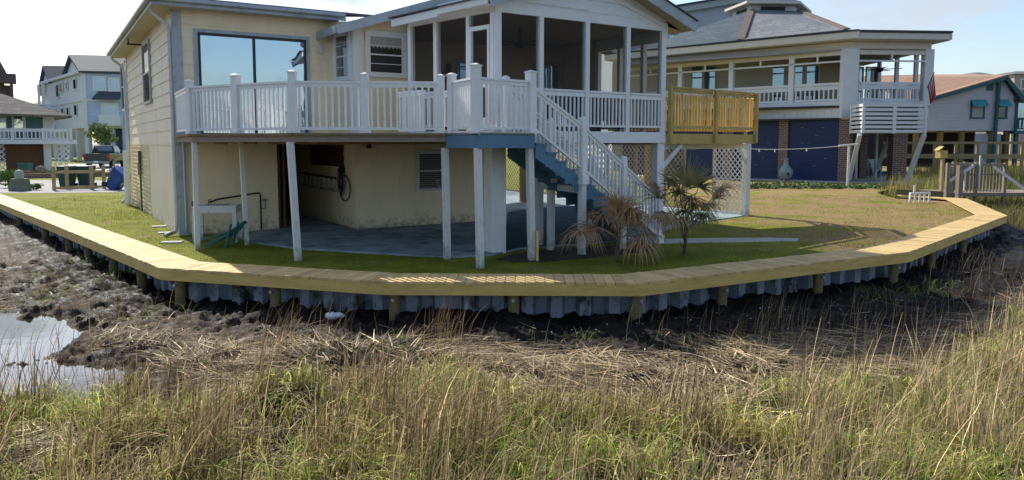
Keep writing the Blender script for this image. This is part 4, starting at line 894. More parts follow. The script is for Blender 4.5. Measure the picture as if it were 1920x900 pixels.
# ================================================================ STAIRS
st = thing('staircase', 'blue wooden staircase with white railings going down from the deck landing', 'stairs', (2, 16.6, 0))
S0 = D5+V(.02, .02); S1 = V(3.55, 17.9); sdn = (S1-S0).normalized(); SL = (S1-S0).length; sn = V(-sdn.y, sdn.x); SWD = .85
NT = 14; rise = 2.58/NT; run = SL/NT
def SP(t, w_, z): p = S0+sdn*t+sn*w_; return Vector((p.x, p.y, z))
for w_ in (0.0, SWD-.05):
    m = MB()                                        # stringer: sloped board plus saw-tooth carriage
    a_, b_ = (0, 2.58), (SL, 0)
    m.hexa([SP(0, w_, 2.10), SP(SL-.25, w_, 0.0), SP(SL-.25, w_+.045, 0.0), SP(0, w_+.045, 2.10)], [SP(0, w_, 2.40), SP(SL-.02, w_, .16), SP(SL-.02, w_+.045, .16), SP(0, w_+.045, 2.40)])
    for k in range(NT-1):
        z = 2.58-rise*(k+1); t_ = k*run; m.hexa([SP(t_, w_+.001, z-.30), SP(t_+run, w_+.001, max(.0, z-.30)), SP(t_+run, w_+.044, max(0, z-.30)), SP(t_, w_+.044, z-.30)] if z > .32 else [SP(t_, w_+.001, .0), SP(t_+run, w_+.001, 0), SP(t_+run, w_+.044, 0), SP(t_, w_+.044, 0)], [SP(t_, w_+.001, z-.035), SP(t_+run, w_+.001, z-.035), SP(t_+run, w_+.044, z-.035), SP(t_, w_+.044, z-.035)])
    part('stringer', m, M_blue, st)
for k in range(NT-1):
    z = 2.58-rise*(k+1); t_ = k*run; m = MB(); m.hexa([SP(t_-.0, -.03, z-.034), SP(t_+run+.03, -.03, z-.034), SP(t_+run+.03, SWD+.03, z-.034), SP(t_, SWD+.03, z-.034)], [SP(t_, -.03, z), SP(t_+run+.03, -.03, z), SP(t_+run+.03, SWD+.03, z), SP(t_, SWD+.03, z)])
    part('tread', m, M_blue, st)
    m = MB(); m.hexa([SP(t_+.0, .046, z), SP(t_+.02, .046, z), SP(t_+.02, SWD-.051, z), SP(t_, SWD-.051, z)], [SP(t_+.0, .046, z+rise-.034), SP(t_+.02, .046, z+rise-.034), SP(t_+.02, SWD-.051, z+rise-.034), SP(t_, SWD-.051, z+rise-.034)]); part('riser', m, M_blue, st)
def zst(t_): return 2.58-2.58*t_/SL
aS = math.atan2(sdn.y, sdn.x)
tn = [0, 1.36, 2.74, SL-.08]
for side, w_ in ((0, -.04), (1, SWD+.04)):
    pts = []
    for k, t_ in enumerate(tn):
        p = SP(t_, w_, 0); z0 = zst(t_)-.12
        if side == 0 and k == 0: pts.append((pD5, 3.55, 2.75)); continue
        if k == 3: z0 = 0
        zt_ = zst(t_)+1.16
        m = MB(); m.box(p.x, p.y, max(0, z0-.1), .13, .13, zt_-max(0, z0-.1), aS); m.lathe((p.x, p.y, 0), [(.085, zt_), (.085, zt_+.02), (.05, zt_+.05), (.005, zt_+.06)], 4); m.box(p.x, p.y, max(0, z0-.1)+.001, .20, .20, .2, aS); part('newel_post', m, M_white, st)
        pts.append((V(p.x, p.y), zst(t_)+1.03, zst(t_)+.12))
        if k in (1, 2) : 
            m = MB(); m.box(p.x, p.y, 0, .13, .13, max(.1, z0-.1), aS); part('support_post', m, M_oldwhite, st)
    for (a, za, ba), (b, zb, bb) in zip(pts[:-1], pts[1:]):
        d = (b-a).normalized(); L_ = (b-a).length; k0, k1 = .06/L_, 1-.06/L_
        railing(a+d*.06, b-d*.06, (ba+(bb-ba)*k0, ba+(bb-ba)*k1), (za+(zb-za)*k0, za+(zb-za)*k1), st, M_white, sp=.13, bw=.04)
m = MB(); g = G(1010, 462); p1 = SP(tn[1], -.04, 0); m.beam(V(g.x, g.y, 1.42), V(p1.x, p1.y, 1.40), .05, .14); part('cross_beam', m, M_oldwhite, st)
# ================================================================ GOLDEN DECK
F = P(1413, 265, 21.8); F = V(F.x, F.y); Rt = V(Rp.x, Rp.y)
gd = thing('new_wood_deck', 'unpainted golden pine balcony deck beside the screened porch', 'deck', ((C.x+F.x)/2, (C.y+F.y)/2, 0))
gp = [C+V(.08, .03), F, Rt+V(.02, 0), V(2.9, 22.6)]
part('deck_floor', MB().prism([tuple(p.xy) for p in gp], 2.60, 2.64), M_golddark, gd)
fG = Frame(gp[0], F)
part('rim_joist', fG.bx(MB(), 0, fG.L, 2.38, 2.63, 0, .04), M_golddark, gd); fG2 = Frame(F, Rt); part('rim_joist', fG2.bx(MB(), .05, fG2.L, 2.38, 2.60, 0, .04), M_golddark, gd)
def gold_panel(fr, s0, s1, z0=2.78, z1=3.78):
    m = MB(); fr.bx(m, s0, s1, z1-.09, z1, -.02, .02); part('top_rail', m, M_golddark, gd); part('bottom_rail', fr.bx(MB(), s0, s1, z0-.02, z0+.07, -.02, .02), M_golddark, gd)
    m = MB(); n_ = int((s1-s0)/.118)
    for k in range(n_):
        s = s0+(k+.5)*(s1-s0)/n_; e_ = random.uniform(-.006, .006); fr.bx(m, s-.022+e_, s+.022+e_, z0-.02, z1-.10+random.uniform(-.03, .0), -.060, -.021)
    part('balusters', m, M_gold, gd)
g1 = fG.s_at(1333)
for a, b in ((.06, g1-.05), (g1+.05, fG.L-.06)): gold_panel(fG, a, b)
for s in (.04, g1, fG.L-.04): part('railing_post', fG.bx(MB(), s-.045, s+.045, 2.40, 3.80, .041, .13), M_golddark, gd)
gold_panel(fG2, .1, fG2.L-.06); part('railing_post', fG2.bx(MB(), fG2.L-.09, fG2.L, 2.42, 3.80, -.10, -.01), M_golddark, gd)
part('cap_rail', MB().beam(fG(-.02, 3.815, .02), fG(fG.L+.06, 3.815, .02), .15, .035), M_golddark, gd); part('cap_rail', MB().beam(fG2(.06, 3.817, .02), fG2(fG2.L+.05, 3.817, .02), .15, .035), M_golddark, gd)
fG3 = Frame(Rt, gp[3]); gold_panel(fG3, .1, fG3.L); part('cap_rail', MB().beam(fG3(0, 3.815, .0), fG3(fG3.L, 3.815, .0), .13, .035), M_golddark, gd)
part('support_post', MB().box(Rp.x, Rp.y, 0, .20, .20, 2.38, math.atan2(U.y, U.x)), M_oldwhite, gd, bevel=.01)
for p_, q_ in ((V(C.x-.05, C.y+.05, 1.75), fG(.75, 2.36, -.1)), (V(Rp.x-.05, Rp.y-.05, 1.80), V(Rp.x-.55, Rp.y-.75, 2.36)), (V(C.x-.05, C.y+.05, 1.75), V(C.x-.02, C.y+.02, 1.76))): 
    if (Vector(p_)-Vector(q_)).length > .1: part('brace', MB().beam(p_, q_, .06, .12), M_oldwhite, gd)
part('beam', MB().beam(Rp+V(0, 0, 2.30), C+V(-.1, .15, 2.30), .09, .14), M_oldwhite, gd)
# turf blades avoid slab and walls
x, y = TURFXY; bad = inside(x, y, slab_poly) | inside(x, y, [tuple(p.xy) for p in path_]) | inside(x, y, [tuple(p.xy) for p in mul]) | inside(x, y, [tuple(UV(-.05, -.05).xy), tuple(UV(4.4, -.05).xy), tuple(UV(9, 9).xy), tuple(UV(0, 13).xy)])
x, y = x[~bad], y[~bad]; n = len(x); tk = rng.uniform(0, 1, (n, 1)); dry = sm(4, 9, x+3*(fbm(x*.6, y*.6, 3, 91)-.5))[:, None]*.55
tint = (np.array([.14, .17, .012])*tk+np.array([.30, .31, .03])*(1-tk))*(1-dry)+dry*np.array([.36, .27, .13])
o = ribbon_obj('lawn_grass', [ribbons(np.stack([x, y, np.full(n, -.005)], -1), rng.uniform(0, 6.28, n), rng.uniform(.02, .06, n)*(.7+1.1*sm(.5, .75, fbm(x*1.5, y*1.5, 3, 111)))*np.where(dist_line(x, y) < .95, 1.9, 1), rng.uniform(0, .04, n), rng.uniform(.007, .014, n), tint*rng.uniform(.7, 1.2, (n, 1)), 2, .6)], M_turf); setting(o, 'stuff', 'short mown grass blades of the yard')
M_walk = mat('weathered_golden', (.36, .28, .16), .85, .2, 3, 0)
# ================================================================ PALMS
def palm(base, fans, label, stem_top, seed):
    rnd = random.Random(seed)
    t = thing('palm', label, 'palm', tuple(base))
    m = MB()
    for k in range(3):
        a = rnd.uniform(0, 6.28); m.tube([base+V(math.cos(a)*.04, math.sin(a)*.04, -.02), base.lerp(stem_top, .5)+V(rnd.uniform(-.03, .03), rnd.uniform(-.03, .03), 0), stem_top+V(rnd.uniform(-.04, .04), 0, -.05*k)], .032, 7, .02)
    for k in range(7):
        z = .12+.12*k; a = rnd.uniform(0, 6.28); p = base.lerp(stem_top, min(1, z/(stem_top.z))); m.tube([p, p+V(math.cos(a)*.07, math.sin(a)*.07, .09), p+V(math.cos(a)*.10, math.sin(a)*.10, .20)], .016, 5, .006)
    part('trunk', m, M_bark, t)
    for hub, droop, rad, dry, spread, aim in fans:
        m = MB(); st_ = base.lerp(stem_top, rnd.uniform(.55, 1)); mid_ = (st_+hub)/2+V(0, 0, .14 if hub.z < st_.z+.2 else .05)
        m.tube([st_, mid_, hub], .012, 5, .008)
        out_ = (hub-mid_); out_.normalize()
        if aim is not None: out_ = Vector(aim).normalized()
        sidev = out_.cross(V(0, 0, 1)).normalized() if abs(out_.z) < .95 else V(1, 0, 0); upv = sidev.cross(out_).normalized()
        nb = 42
        for k in range(nb):
            th = (k/(nb-1)-.5)*spread*math.pi*2+rnd.uniform(-.06, .06)
            d = (out_*math.cos(th)+sidev*math.sin(th)+upv*rnd.uniform(-.25, .3)).normalized()
            L_ = rad*1.18*rnd.uniform(.7, 1.1); wv = (d.cross(upv)).normalized()*rnd.uniform(.013, .022); pts = []
            p = hub.copy(); dd = d.copy(); n_ = 5
            for j in range(n_+1):
                pts.append(p.copy()); p = p+dd*L_/n_; dd = (dd+V(0, 0, -droop*(.22+.5*j/n_))+V(rnd.uniform(-.05, .05), rnd.uniform(-.05, .05), 0)).normalized()
            vs = []
            for j, q in enumerate(pts): ww = wv*(1-.9*(j/n_)**1.4); vs += [q-ww, q+ww]
            m.add(vs, [(2*j, 2*j+1, 2*j+3, 2*j+2) for j in range(n_)])
        part('frond', m, M_frond if dry else M_frondg, t)
    return t
b1 = G(1155, 492)
Y1 = b1.y; fz = lambda px, py, dy=0: P(px, py, Y1+dy)
palm(b1, [(fz(1168, 392), 1.0, .62, True, .9, (-.2, -.4, .6)), (fz(1176, 402, -.1), .8, .55, True, .9, (.5, -.3, .3)), (fz(1090, 435, -.2), 1.3, .62, True, .8, (-.7, -.3, .1)), (fz(1130, 405, .1), .5, .6, True, .5, (-1, 0, .3)), (fz(1205, 440, -.1), 1.3, .62, True, .7, (.7, -.4, .1)), (fz(1190, 420, .2), 1.1, .5, True, .8, (.3, .5, .1)), (fz(1165, 398, .15), .3, .42, True, .6, (0, .2, 1)), (fz(1240, 405, .3), .9, .45, True, .8, (.6, .3, .3)), (fz(1185, 395, -.25), 1.4, .6, True, 1.0, (.1, -.8, .3)), (fz(1110, 425, .15), 1.0, .6, True, .9, (-.6, .4, .3)), (fz(1155, 385, -.2), .6, .5, True, .9, (-.3, -.5, .7)), (fz(1200, 455, -.3), 1.6, .6, True, .8, (.5, -.6, -.1))],
     'dry brown fan palm below the stair railing, the one with drooping fans on both sides', fz(1162, 430), 3)
b2 = G(1283, 478); Y1 = b2.y
palm(b2, [(fz(1288, 350), .15, .62, False, .35, (.05, 0, 1)), (fz(1275, 362, -.1), .5, .55, False, .8, (-.5, -.2, .6)), (fz(1238, 372), .35, .58, True, .5, (-.6, -.1, .7)), (fz(1342, 372), .3, .62, True, .45, (.6, -.1, .9)), (fz(1300, 385, -.15), 1.0, .5, False, .9, (.3, -.5, .2)), (fz(1245, 398, -.1), 1.2, .55, True, .8, (-.6, -.4, .0)), (fz(1325, 385, .1), .8, .5, True, .8, (.7, .3, .2)), (fz(1285, 395, -.1), 1.3, .55, False, .9, (.0, -.6, 0)), (fz(1310, 350, .2), .3, .45, False, .6, (.4, .2, .9)), (fz(1260, 345, .2), .3, .4, False, .6, (-.3, .3, .9)), (fz(1232, 350, .1), .5, .6, True, .9, (-.7, .1, .5)), (fz(1350, 355, -.1), .6, .6, True, .7, (.8, -.2, .5)), (fz(1270, 410, -.25), 1.4, .6, True, .8, (-.3, -.7, -.1)), (fz(1318, 402, -.1), 1.2, .55, False, .8, (.5, -.4, 0)), (fz(1295, 372, -.3), .9, .55, True, 1.0, (.1, -.8, .3))],
     'taller greener fan palm on the grass at the foot of the stairs', fz(1284, 425), 5)
# ================================================================ THINGS UNDER THE DECK
# white potting / fish-cleaning table
g = G(386, 462); tA = aU_ = math.atan2(U.y, U.x)
tb = thing('outdoor_sink_table', 'white wooden sink table beside the cream shed wall', 'table', tuple(G(388, 460)))
T0 = G(372, 459); T0 = V(T0.x-.05, T0.y+.25); a_ = .16
def TT(i, j, z=0): return T0+V(math.cos(a_)*i-math.sin(a_)*j, math.sin(a_)*i+math.cos(a_)*j, z)
for i, j in ((-.12, 0), (.80, 0), (-.12, .62), (.80, .62)): p = TT(i, j); part('leg', MB().box(p.x, p.y, 0, .10, .09, .83, a_), M_oldwhite, tb)
m = MB(); 
for j in (0, .62): m.beam(TT(-.12, j-.05, .80), TT(.85, j-.05, .80), .03, .13)
for i in (-.15, .83): m.beam(TT(i, -.02, .80), TT(i, .66, .80), .03, .12)
part('apron', m, M_oldwhite, tb)
p = TT(.34, .31); part('table_top', MB().box(p.x, p.y, .868, 1.02, .74, .03, a_), M_oldwhite, tb)
m = MB(); m.box(p.x, p.y, .899, .52, .36, .012, a_); part('sink', m, M_copper, tb)
m = MB(); q = TT(.1, .5); m.tube([q+V(0, 0, .9), q+V(0, 0, 1.0), q+V(.06, -.06, 1.03), q+V(.1, -.1, .98)], .012, 6); part('tap', m, M_iron, tb)
p = TT(-.14, .2); part('board', MB().box(p.x, p.y, .90, .05, .5, .12, a_), mat('rusty_board', (.14, .06, .04), .8, .3, 9, 0), tb)
# teal folding chair
g = G(415, 466); tc_ = thing('folded_chair', 'teal plastic chair tipped over behind the white sink table', 'chair', (g.x, g.y+.35, 0))
cc = V(g.x, g.y+.35)
def CB(a, b, w_=.06, h=.03): return MB().beam(cc+V(*a), cc+V(*b), w_, h)
for k in range(5): part('back_slat', CB((-.12+.05*k, .10*k-.2, .18+.01*k), (.50-.02*k, .10*k-.2, .62-.02*k), .07, .02), M_teal, tc_)
for j in (-.25, .22): part('leg', CB((-.42, j, .03), (.10, j, .30), .05, .05), M_teal, tc_); part('leg', CB((.05, j, .0), (.20, j, .55), .06, .04), M_teal, tc_)
for j in (-.22, .2): part('armrest', CB((-.45, j, .20), (.05, j, .34), .08, .03), M_teal, tc_)
for k in range(4): part('seat_slat', CB((-.30+.09*k, -.22, .14+.03*k), (-.30+.09*k, .2, .14+.03*k), .06, .02), M_teal, tc_)
# pipes on the shed wall
pf = fs_; m = MB()
s1_, s2_, s3_ = pf.s_at(408), pf.s_at(488), pf.s_at(410)
m.tube([pf(pf.s_at(392), .85, .10), pf(s1_, .92, .07), pf(s2_-.1, 1.05, .07), pf(s2_-.02, 1.05, .07), pf(s2_, .98, .07), pf(s2_, .06, .07)], .022, 7)
tag(m.build('water_pipe', M_iron), 'black water pipe running along the cream shed wall', 'pipe')
m = MB(); m.tube([pf(s2_+.02, .62, .07), pf(s2_+.12, .62, .07), pf(s2_+.12, .9, .07)], .016, 6); m.tube([pf(s2_+.05, .86, .07), pf(s2_+.19, .86, .07)], .022, 6); tag(m.build('spigot', M_copper), 'small metal spigot beside the black pipe on the shed wall', 'tap')
# coiled hose hanging on the garage corner
hf = fr1; hs = hf.s_at(648); m = MB(); rnd = random.Random(2)
for k, (rx, rz, zc_, ds, ov_) in enumerate(((.46, .36, 1.12, -.12, .06), (.12, .42, 1.35, .02, .12), (.10, .38, 1.33, -.06, .15), (.14, .40, 1.30, .08, .10), (.09, .30, 1.38, .0, .18), (.12, .34, 1.36, -.1, .13))):
    m.tube([hf(hs+ds+rx*math.cos(t_/18*6.2832), zc_+rz*math.sin(t_/18*6.2832), ov_) for t_ in range(19)], .016, 6, cap=False)
hz_ = thing('garden_hose', 'looped black garden hose hanging at the garage wall corner', 'hose', tuple(hf(hs, 0, 0))); part('hose_coil', m, M_black, hz_)
m = MB(); hf.bx(m, hs-.05, hs+.05, 1.55, 1.78, 0, .16); m.tube([hf(hs, 1.75, .05), hf(hs, 1.85, .12), hf(hs-.1, 1.86, .16)], .015, 6); part('hook', m, M_iron, hz_)
# ladder on the wall
ld = thing('ladder', 'white ladder hung sideways on the wall inside the garage', 'ladder', tuple(hf(1.6, 1.1, .1)))
a, b = hf.s_at(637), hf.s_at(572)
for z_ in (1.38, 1.02): part('rail', MB().beam(hf(a, z_, .10), hf(b, z_+.04, .10), .03, .06), M_oldwhite if z_ < 1.2 else M_iron, ld)
for k in range(8): s_ = a+.15+(b-a-.3)*k/7; part('rung', MB().beam(hf(s_, 1.04, .10), hf(s_, 1.38, .10), .03, .05 if k < 5 else .03), M_oldwhite, ld)
# electric meter
mf = fl; s_ = mf.s_at(272)
el_ = thing('electric_meter', 'grey green electric meter and conduit on the side wall of the cream house', 'meter', tuple(mf(s_, 0, .1)))
m = MB(); mf.bx(m, s_-.13, s_+.13, 1.3, 1.75, .06, .18); part('meter_box', m, M_copper, el_, .01)
m = MB(); mf.bx(m, s_-.18, s_-.02, 1.72, 2.12, .06, .16); part('breaker_box', m, M_greenbox, el_)
part('conduit', MB().tube([mf(s_-.05, 0, .10), mf(s_-.05, 1.3, .10)], .035, 7), M_greenbox, el_); part('conduit', MB().tube([mf(s_-.2, 0, .10), mf(s_-.2, 2.1, .10)], .02, 7), M_bark, el_)
m = MB(); m.lathe(mf(s_+.35, 0, .1), [(.07, 1.35), (.07, 1.42), (.0, 1.42)], 10); m.tube([mf(s_+.35, 1.38, .1), mf(s_+.1, 1.5, .1), mf(s_+.3, 2.0, .05), mf(s_+.5, 2.3, .04)], .008, 5); part('dial', m, M_white, el_)
# stepping stones along the wall
for k, (px, py) in enumerate(((322, 455), (316, 437), (303, 425))):
    g = G(px, py); m = MB(); m.box(g.x, g.y, 0, .5, .3, .03, .5 if k else .1); tag(m.build('paving_stone', M_conc, bevel=.01), ['flat paving stone on the grass in front of the house corner', 'paving stone against the side wall by the downspout foot', 'paving stone against the side wall, second back from the downspout'][k], 'paving stone', 'paving stones at the side wall')
# ceiling fan and wall ornament in the porch
cf = thing('ceiling_fan', 'dark ceiling fan hanging inside the screened porch', 'fan', (.2, 19.0, 4.8))
m = MB(); m.lathe((.2, 19.0, 0), [(.02, 5.26), (.02, 4.95), (.12, 4.92), (.13, 4.82), (.05, 4.76)], 12); part('motor', m, M_iron, cf)
for k in range(5): a_ = k*1.2566+.3; part('blade', MB().beam((.2+.14*math.cos(a_), 19+.14*math.sin(a_), 4.87), (.2+.66*math.cos(a_), 19+.66*math.sin(a_), 4.87), .13, .012), M_iron, cf)
s_ = Frame(A, Wend).s_at(845) if False else fqi.s_at(842)
m = MB(); m.lathe(fqi(s_, 0, .12), [(.02, 4.2), (.10, 4.25), (.12, 4.42), (.05, 4.5), (.09, 4.6), (.02, 4.66)], 10); m.beam(fqi(s_, 4.15, .02), fqi(s_, 4.65, .02), .14, .03, (0, 0, 1)); tag(m.build('wall_lantern', M_iron), 'dark lantern on the back wall inside the screened porch', 'lantern')
# porch furniture seen dimly behind the rails
for px, k in ((1075, 0), (1140, 1)):
    fs2 = P(px, 240, 20.6); t = thing('porch_chair', ['dark cushioned chair behind the porch rail, near the middle post', 'dark cushioned chair behind the porch rail, near the right end'][k], 'chair', (fs2.x, 20.6, 2.6), 'porch chairs')
    part('seat', MB().box(fs2.x, 20.6, 3.0, .6, .6, .12), M_dark, t); part('backrest', MB().box(fs2.x, 20.9, 3.05, .6, .1, .65), mat('cushion', (.10, .12, .15), .9, .1, 5, 0), t)
    for i in (-.25, .25):
        for j in (-.25, .25): part('leg', MB().box(fs2.x+i, 20.6+j, 2.6, .05, .05, .4), M_iron, t)
# bag of litter on the mud
g = G(627, 590, -.42); m = MB(); rnd = random.Random(9)
m.lathe((0, 0, 0), [(.02, -.03), (.13, .0), (.17, .025), (.15, .05), (.09, .08), (.02, .07)], 14); m.v = [(v[0]*(1+rnd.uniform(-.18, .18))+g.x, v[1]*.6*(1+rnd.uniform(-.18, .18))+g.y, v[2]+rnd.uniform(-.02, .02)+marsh_z(np.array([g.x]), np.array([g.y]))[0]+.02) for v in m.v]
tag(m.build('plastic_bag', mat('bag', (.50, .56, .60), .35, .25, 25, .3)), 'crumpled pale plastic bag lying on the dark mud', 'bag')
# ================================================================ RIGHT: NEIGHBOUR WITH THE BIG PORCH
M_nwhite = mat('neighbour_white', (.68, .69, .71), .6, .05, 2, 0); M_nwall = mat('neighbour_wall', (.42, .38, .31), .7, .06, 2, 0)
M_navy = mat('navy_door', (.008, .024, .10), .45, .15, 3, .1, 30)
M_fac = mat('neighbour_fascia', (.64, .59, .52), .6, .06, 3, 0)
K = G(1587, 341); Kn = V(K.x, K.y); Lk = V(.2*Kn.y*1.19, Kn.y*1.19); Mk = V(P(1738, 268, 46.6).x, 46.6)
nb = thing('porch_house', 'white porch house with grey octagonal shingle roof over navy garage doors and brick piers', 'house', (20, 52, 0))
def np_(name, m, mt, **k): return part(name, m, mt, nb, **k)
fK = Frame(Lk-(Kn-Lk).normalized()*3.5, Kn); fM = Frame(Kn, Mk)
def zk(fr, px, py, o=0): s = fr.s_at(px); return P(px, py, fr(s, 0, o).y).z
zrt, zrb, zbt, zbb, zfa, zft = zk(fK, 1570, 154), zk(fK, 1570, 188), zk(fK, 1570, 196), zk(fK, 1570, 221), zk(fK, 1570, 92), zk(fK, 1570, 74)
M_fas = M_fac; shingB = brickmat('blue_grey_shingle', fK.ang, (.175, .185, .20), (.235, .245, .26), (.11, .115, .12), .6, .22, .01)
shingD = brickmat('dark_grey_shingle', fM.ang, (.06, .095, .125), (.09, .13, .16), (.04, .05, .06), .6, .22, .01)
for fr in (fK, fM):
    s1 = fr.L
    m = fr.bx(MB(), 0, s1, zbb, zbt, -.15, 0); n_ = int(s1/.42)
    for k in range(n_): fr.bx(m, (k+.5)*s1/n_-.02, (k+.5)*s1/n_+.02, zbb+.1, zbt-.05, 0, .03)
    np_('band', m, M_nwhite)
    np_('trim_board', fr.bx(MB(), 0, s1, zbb-.08, zbb+.09, 0, .06), M_fac); np_('trim_board', fr.bx(MB(), 0, s1, zbt-.06, zbt+.22, -.15, .08), M_nwhite)
    np_('header', fr.bx(MB(), 0, s1, zfa-.35, zft-.15, -.2, .0), M_fac)
    np_('transom_rail', fr.bx(MB(), 0, s1, zfa-.78, zfa-.68, -.1, .02), M_nwhite)
np_('fascia', fK.bx(MB(), -1, fK.L+.7, zft-.10, zft+.30, .9, 1.0), M_fac); np_('fascia', Frame(Kn, Mk).bx(MB(), -.4, fM.L+.75, zft-.10, zft+.302, .7, .8), M_fac)
np_('drip_edge', fK.bx(MB(), -1, fK.L+.7, zft+.30, zft+.40, .85, 1.05), M_iron); np_('drip_edge', fM.bx(MB(), -.4, fM.L+.75, zft+.304, zft+.41, .65, .87), M_iron)
# posts, rails
pk = [fK.s_at(p) for p in (1270, 1364, 1475)]
for s in pk: np_('porch_post', fK.bx(MB(), s-.16, s+.16, zbt, zfa-.2, -.3, .02), M_nwhite)
np_('corner_post', MB().box(Kn.x, Kn.y+.2, zbb, .95, .5, zfa-zbb), M_nwhite); np_('corner_post', MB().box(Mk.x-.1, Mk.y+.2, zbt, .55, .5, zfa-zbt), M_nwhite)
for fr, ss in ((fK, [0]+pk+[fK.L-.4]), (fM, [.5, fM.L-.4])):
    for a, b in zip(ss[:-1], ss[1:]):
        railing(fr(a+.18, 0, -.1), fr(b-.18, 0, -.1), zrb+.05, zrt, nb, M_nwhite, sp=.28, bw=.085, rail_w=.14, rail_h=.16, name='railing', low_h=.12)
        s = (a+b)/2; np_('transom_mullion', fr.bx(MB(), s-.05, s+.05, zfa-.68, zfa-.3, -.1, .02), M_nwhite)
# inner wall, windows, ceiling
Kin = Kn+V(-.6, 4.5); fKi = Frame(Lk+V(-3, 5.3), Kin)
np_('inner_wall', core(fKi, [(0, zbt-.3), (fKi.L, zbt-.3), (fKi.L, zft), (0, zft)], .3), M_nwall); fMi = Frame(Kin, V(Mk.x-2.4, Mk.y+5.5))
np_('inner_wall', core(fMi, [(0, zbt-.3), (fMi.L, zbt-.3), (fMi.L, zft), (0, zft)], .3), mat('warm_wall', (.45, .36, .22), .7, .06, 2, 0))
for a, b, fr in ((1293, 1311, fKi), (1316, 1335, fKi), (1441, 1462, fKi), (1480, 1496, fKi), (1504, 1526, fKi), (1600, 1606, fMi), (1614, 1622, fMi), (1627, 1635, fMi)):
    sa, sb = fr.s_at(a), fr.s_at(b); window(fr, sa, sb, zrt-1.2, zk(fr, a, 125 if fr is fKi else 128), nb, o=.03, frame=M_nwall, glass=M_tglass, sash=False, wd=.12)
cp = [Lk+V(-3, 0), Kn, Mk, Mk+V(0, 9), Kin+V(0, 8), Lk+V(0, 9)]
np_('porch_ceiling', MB().prism([tuple(p.xy) for p in cp], zfa-.1, zfa), mat('nceiling', (.30, .30, .30), .8, .1, 2, 0)); np_('porch_floor', MB().prism([tuple(p.xy) for p in cp], zbt-.2, zbt-.05), M_dark)
for t_, nn_ in ((0, 5), ):
    for k in range(3):
        y_ = Mk.y+1.5+2.4*k; np_('porch_post', MB().box(Mk.x-.1, y_, zbt, .22, .22, zfa-zbt), M_nwhite)
    railing(V(Mk.x-.1, Mk.y+.4), V(Mk.x-.1, Mk.y+8), zrb, zrt, nb, M_nwhite, sp=.4, bw=.1)
# garage level
pier = brickmat('brick_pier', fK.ang, (.24, .10, .065), (.15, .07, .05), (.32, .28, .25), .30, .12, .022)
def pierbox(s0, s1): np_('brick_pier', fK.bx(MB(), s0, s1, 0, zbb, -.5, .04), pier)
q = [fK.s_at(p) for p in (1352, 1372, 1456, 1473, 1568)]
pierbox(q[0], q[1]); pierbox(q[2], q[3]); np_('brick_pier', fK.bx(MB(), q[4], fK.L+.1, 0, zbb, -.6, .04), pier)
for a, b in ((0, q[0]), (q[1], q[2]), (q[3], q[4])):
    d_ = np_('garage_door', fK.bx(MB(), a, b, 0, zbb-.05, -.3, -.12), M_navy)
    m = MB(); n_ = 8
    for k in range(1, n_): z_ = (zbb-.05)*k/n_; fK.bx(m, a, b, z_-.03, z_+.03, -.12, -.10)
    sub('panel_rib', m, M_navy, d_, nb)
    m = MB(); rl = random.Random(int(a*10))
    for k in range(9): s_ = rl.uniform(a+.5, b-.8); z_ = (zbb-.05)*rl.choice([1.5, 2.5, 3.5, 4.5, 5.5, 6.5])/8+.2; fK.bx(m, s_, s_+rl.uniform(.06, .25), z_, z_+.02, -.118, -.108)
    sub('painted_glints', m, M_fac, d_, nb)  # pale dashes painted on as light coming through the louvers
m = MB(); m.box(Mk.x-1.2, Mk.y+1.2, 0, .9, .7, zbb); np_('brick_pier', m, pier); m = MB(); m.box(Kn.x+3.2, Mk.y+4.5, 0, .5, .5, zbb); np_('brick_pier', m, pier)
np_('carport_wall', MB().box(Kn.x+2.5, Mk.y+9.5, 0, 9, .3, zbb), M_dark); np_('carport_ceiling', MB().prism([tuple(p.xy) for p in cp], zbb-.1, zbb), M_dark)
m = MB(); 
for x_ in (1.9, 3.2): m.box(Kn.x+x_, Mk.y+2.5, 0, .14, .14, zbb)
np_('carport_post', m, M_nwhite)
m = MB(); m.beam((Kn.x+3.0, Mk.y+2.0, 0.6), (Kn.x+4.4, Mk.y+2.4, zbb), .35, .04); np_('hanging_sheet', m, M_nwhite)
np_('soffit', fK.bx(MB(), -1, fK.L+.6, zft-.12, zft-.08, -.3, .92), M_fac); np_('attic_wall', fK.bx(MB(), -1, fK.L, zft-.08, zft+.2, -.4, -.2), M_fac)
# octagonal roof
zE_ = zft+.36; E = [Lk+V(-2.2, 1.0), fK(fK.s_at(1392), 0, .95), fK(fK.L, 0, .95)]; E = [V(p.x, p.y) for p in E]
Cc = V(P(1440, 30, 57).x, 57); zT = P(1440, 26, 55).z
T = [V(P(px, 28, yy).x, yy) for px, yy in ((1372, 57), (1408, 54), (1500, 54.3), (1512, 60))]
def rp(pts, mt, name='roof'): m = MB(); roof_plane(m, pts, .1); return np_(name, m, mt)
rp([E[0]+V(0, 0, zE_), E[1]+V(0, 0, zE_), T[1]+V(0, 0, zT), T[0]+V(0, 0, zT)], shingD)
rp([E[1]+V(0, 0, zE_), E[2]+V(0, 0, zE_), T[2]+V(0, 0, zT), T[1]+V(0, 0, zT)], shingB)
E3 = E[2]+V(3.5, 6); rp([E[2]+V(0, 0, zE_), E3+V(0, 0, zE_), T[3]+V(0, 0, zT), T[2]+V(0, 0, zT)], shingD)
rp([E[0]+V(0, 0, zE_), E[0]+V(1, 12, zE_), T[0]+V(0, 6, zT), T[0]+V(0, 0, zT)], shingD)
m = MB(); capm = mat('ridge_cap', (.17, .13, .11), .9, .2, 3, 0)
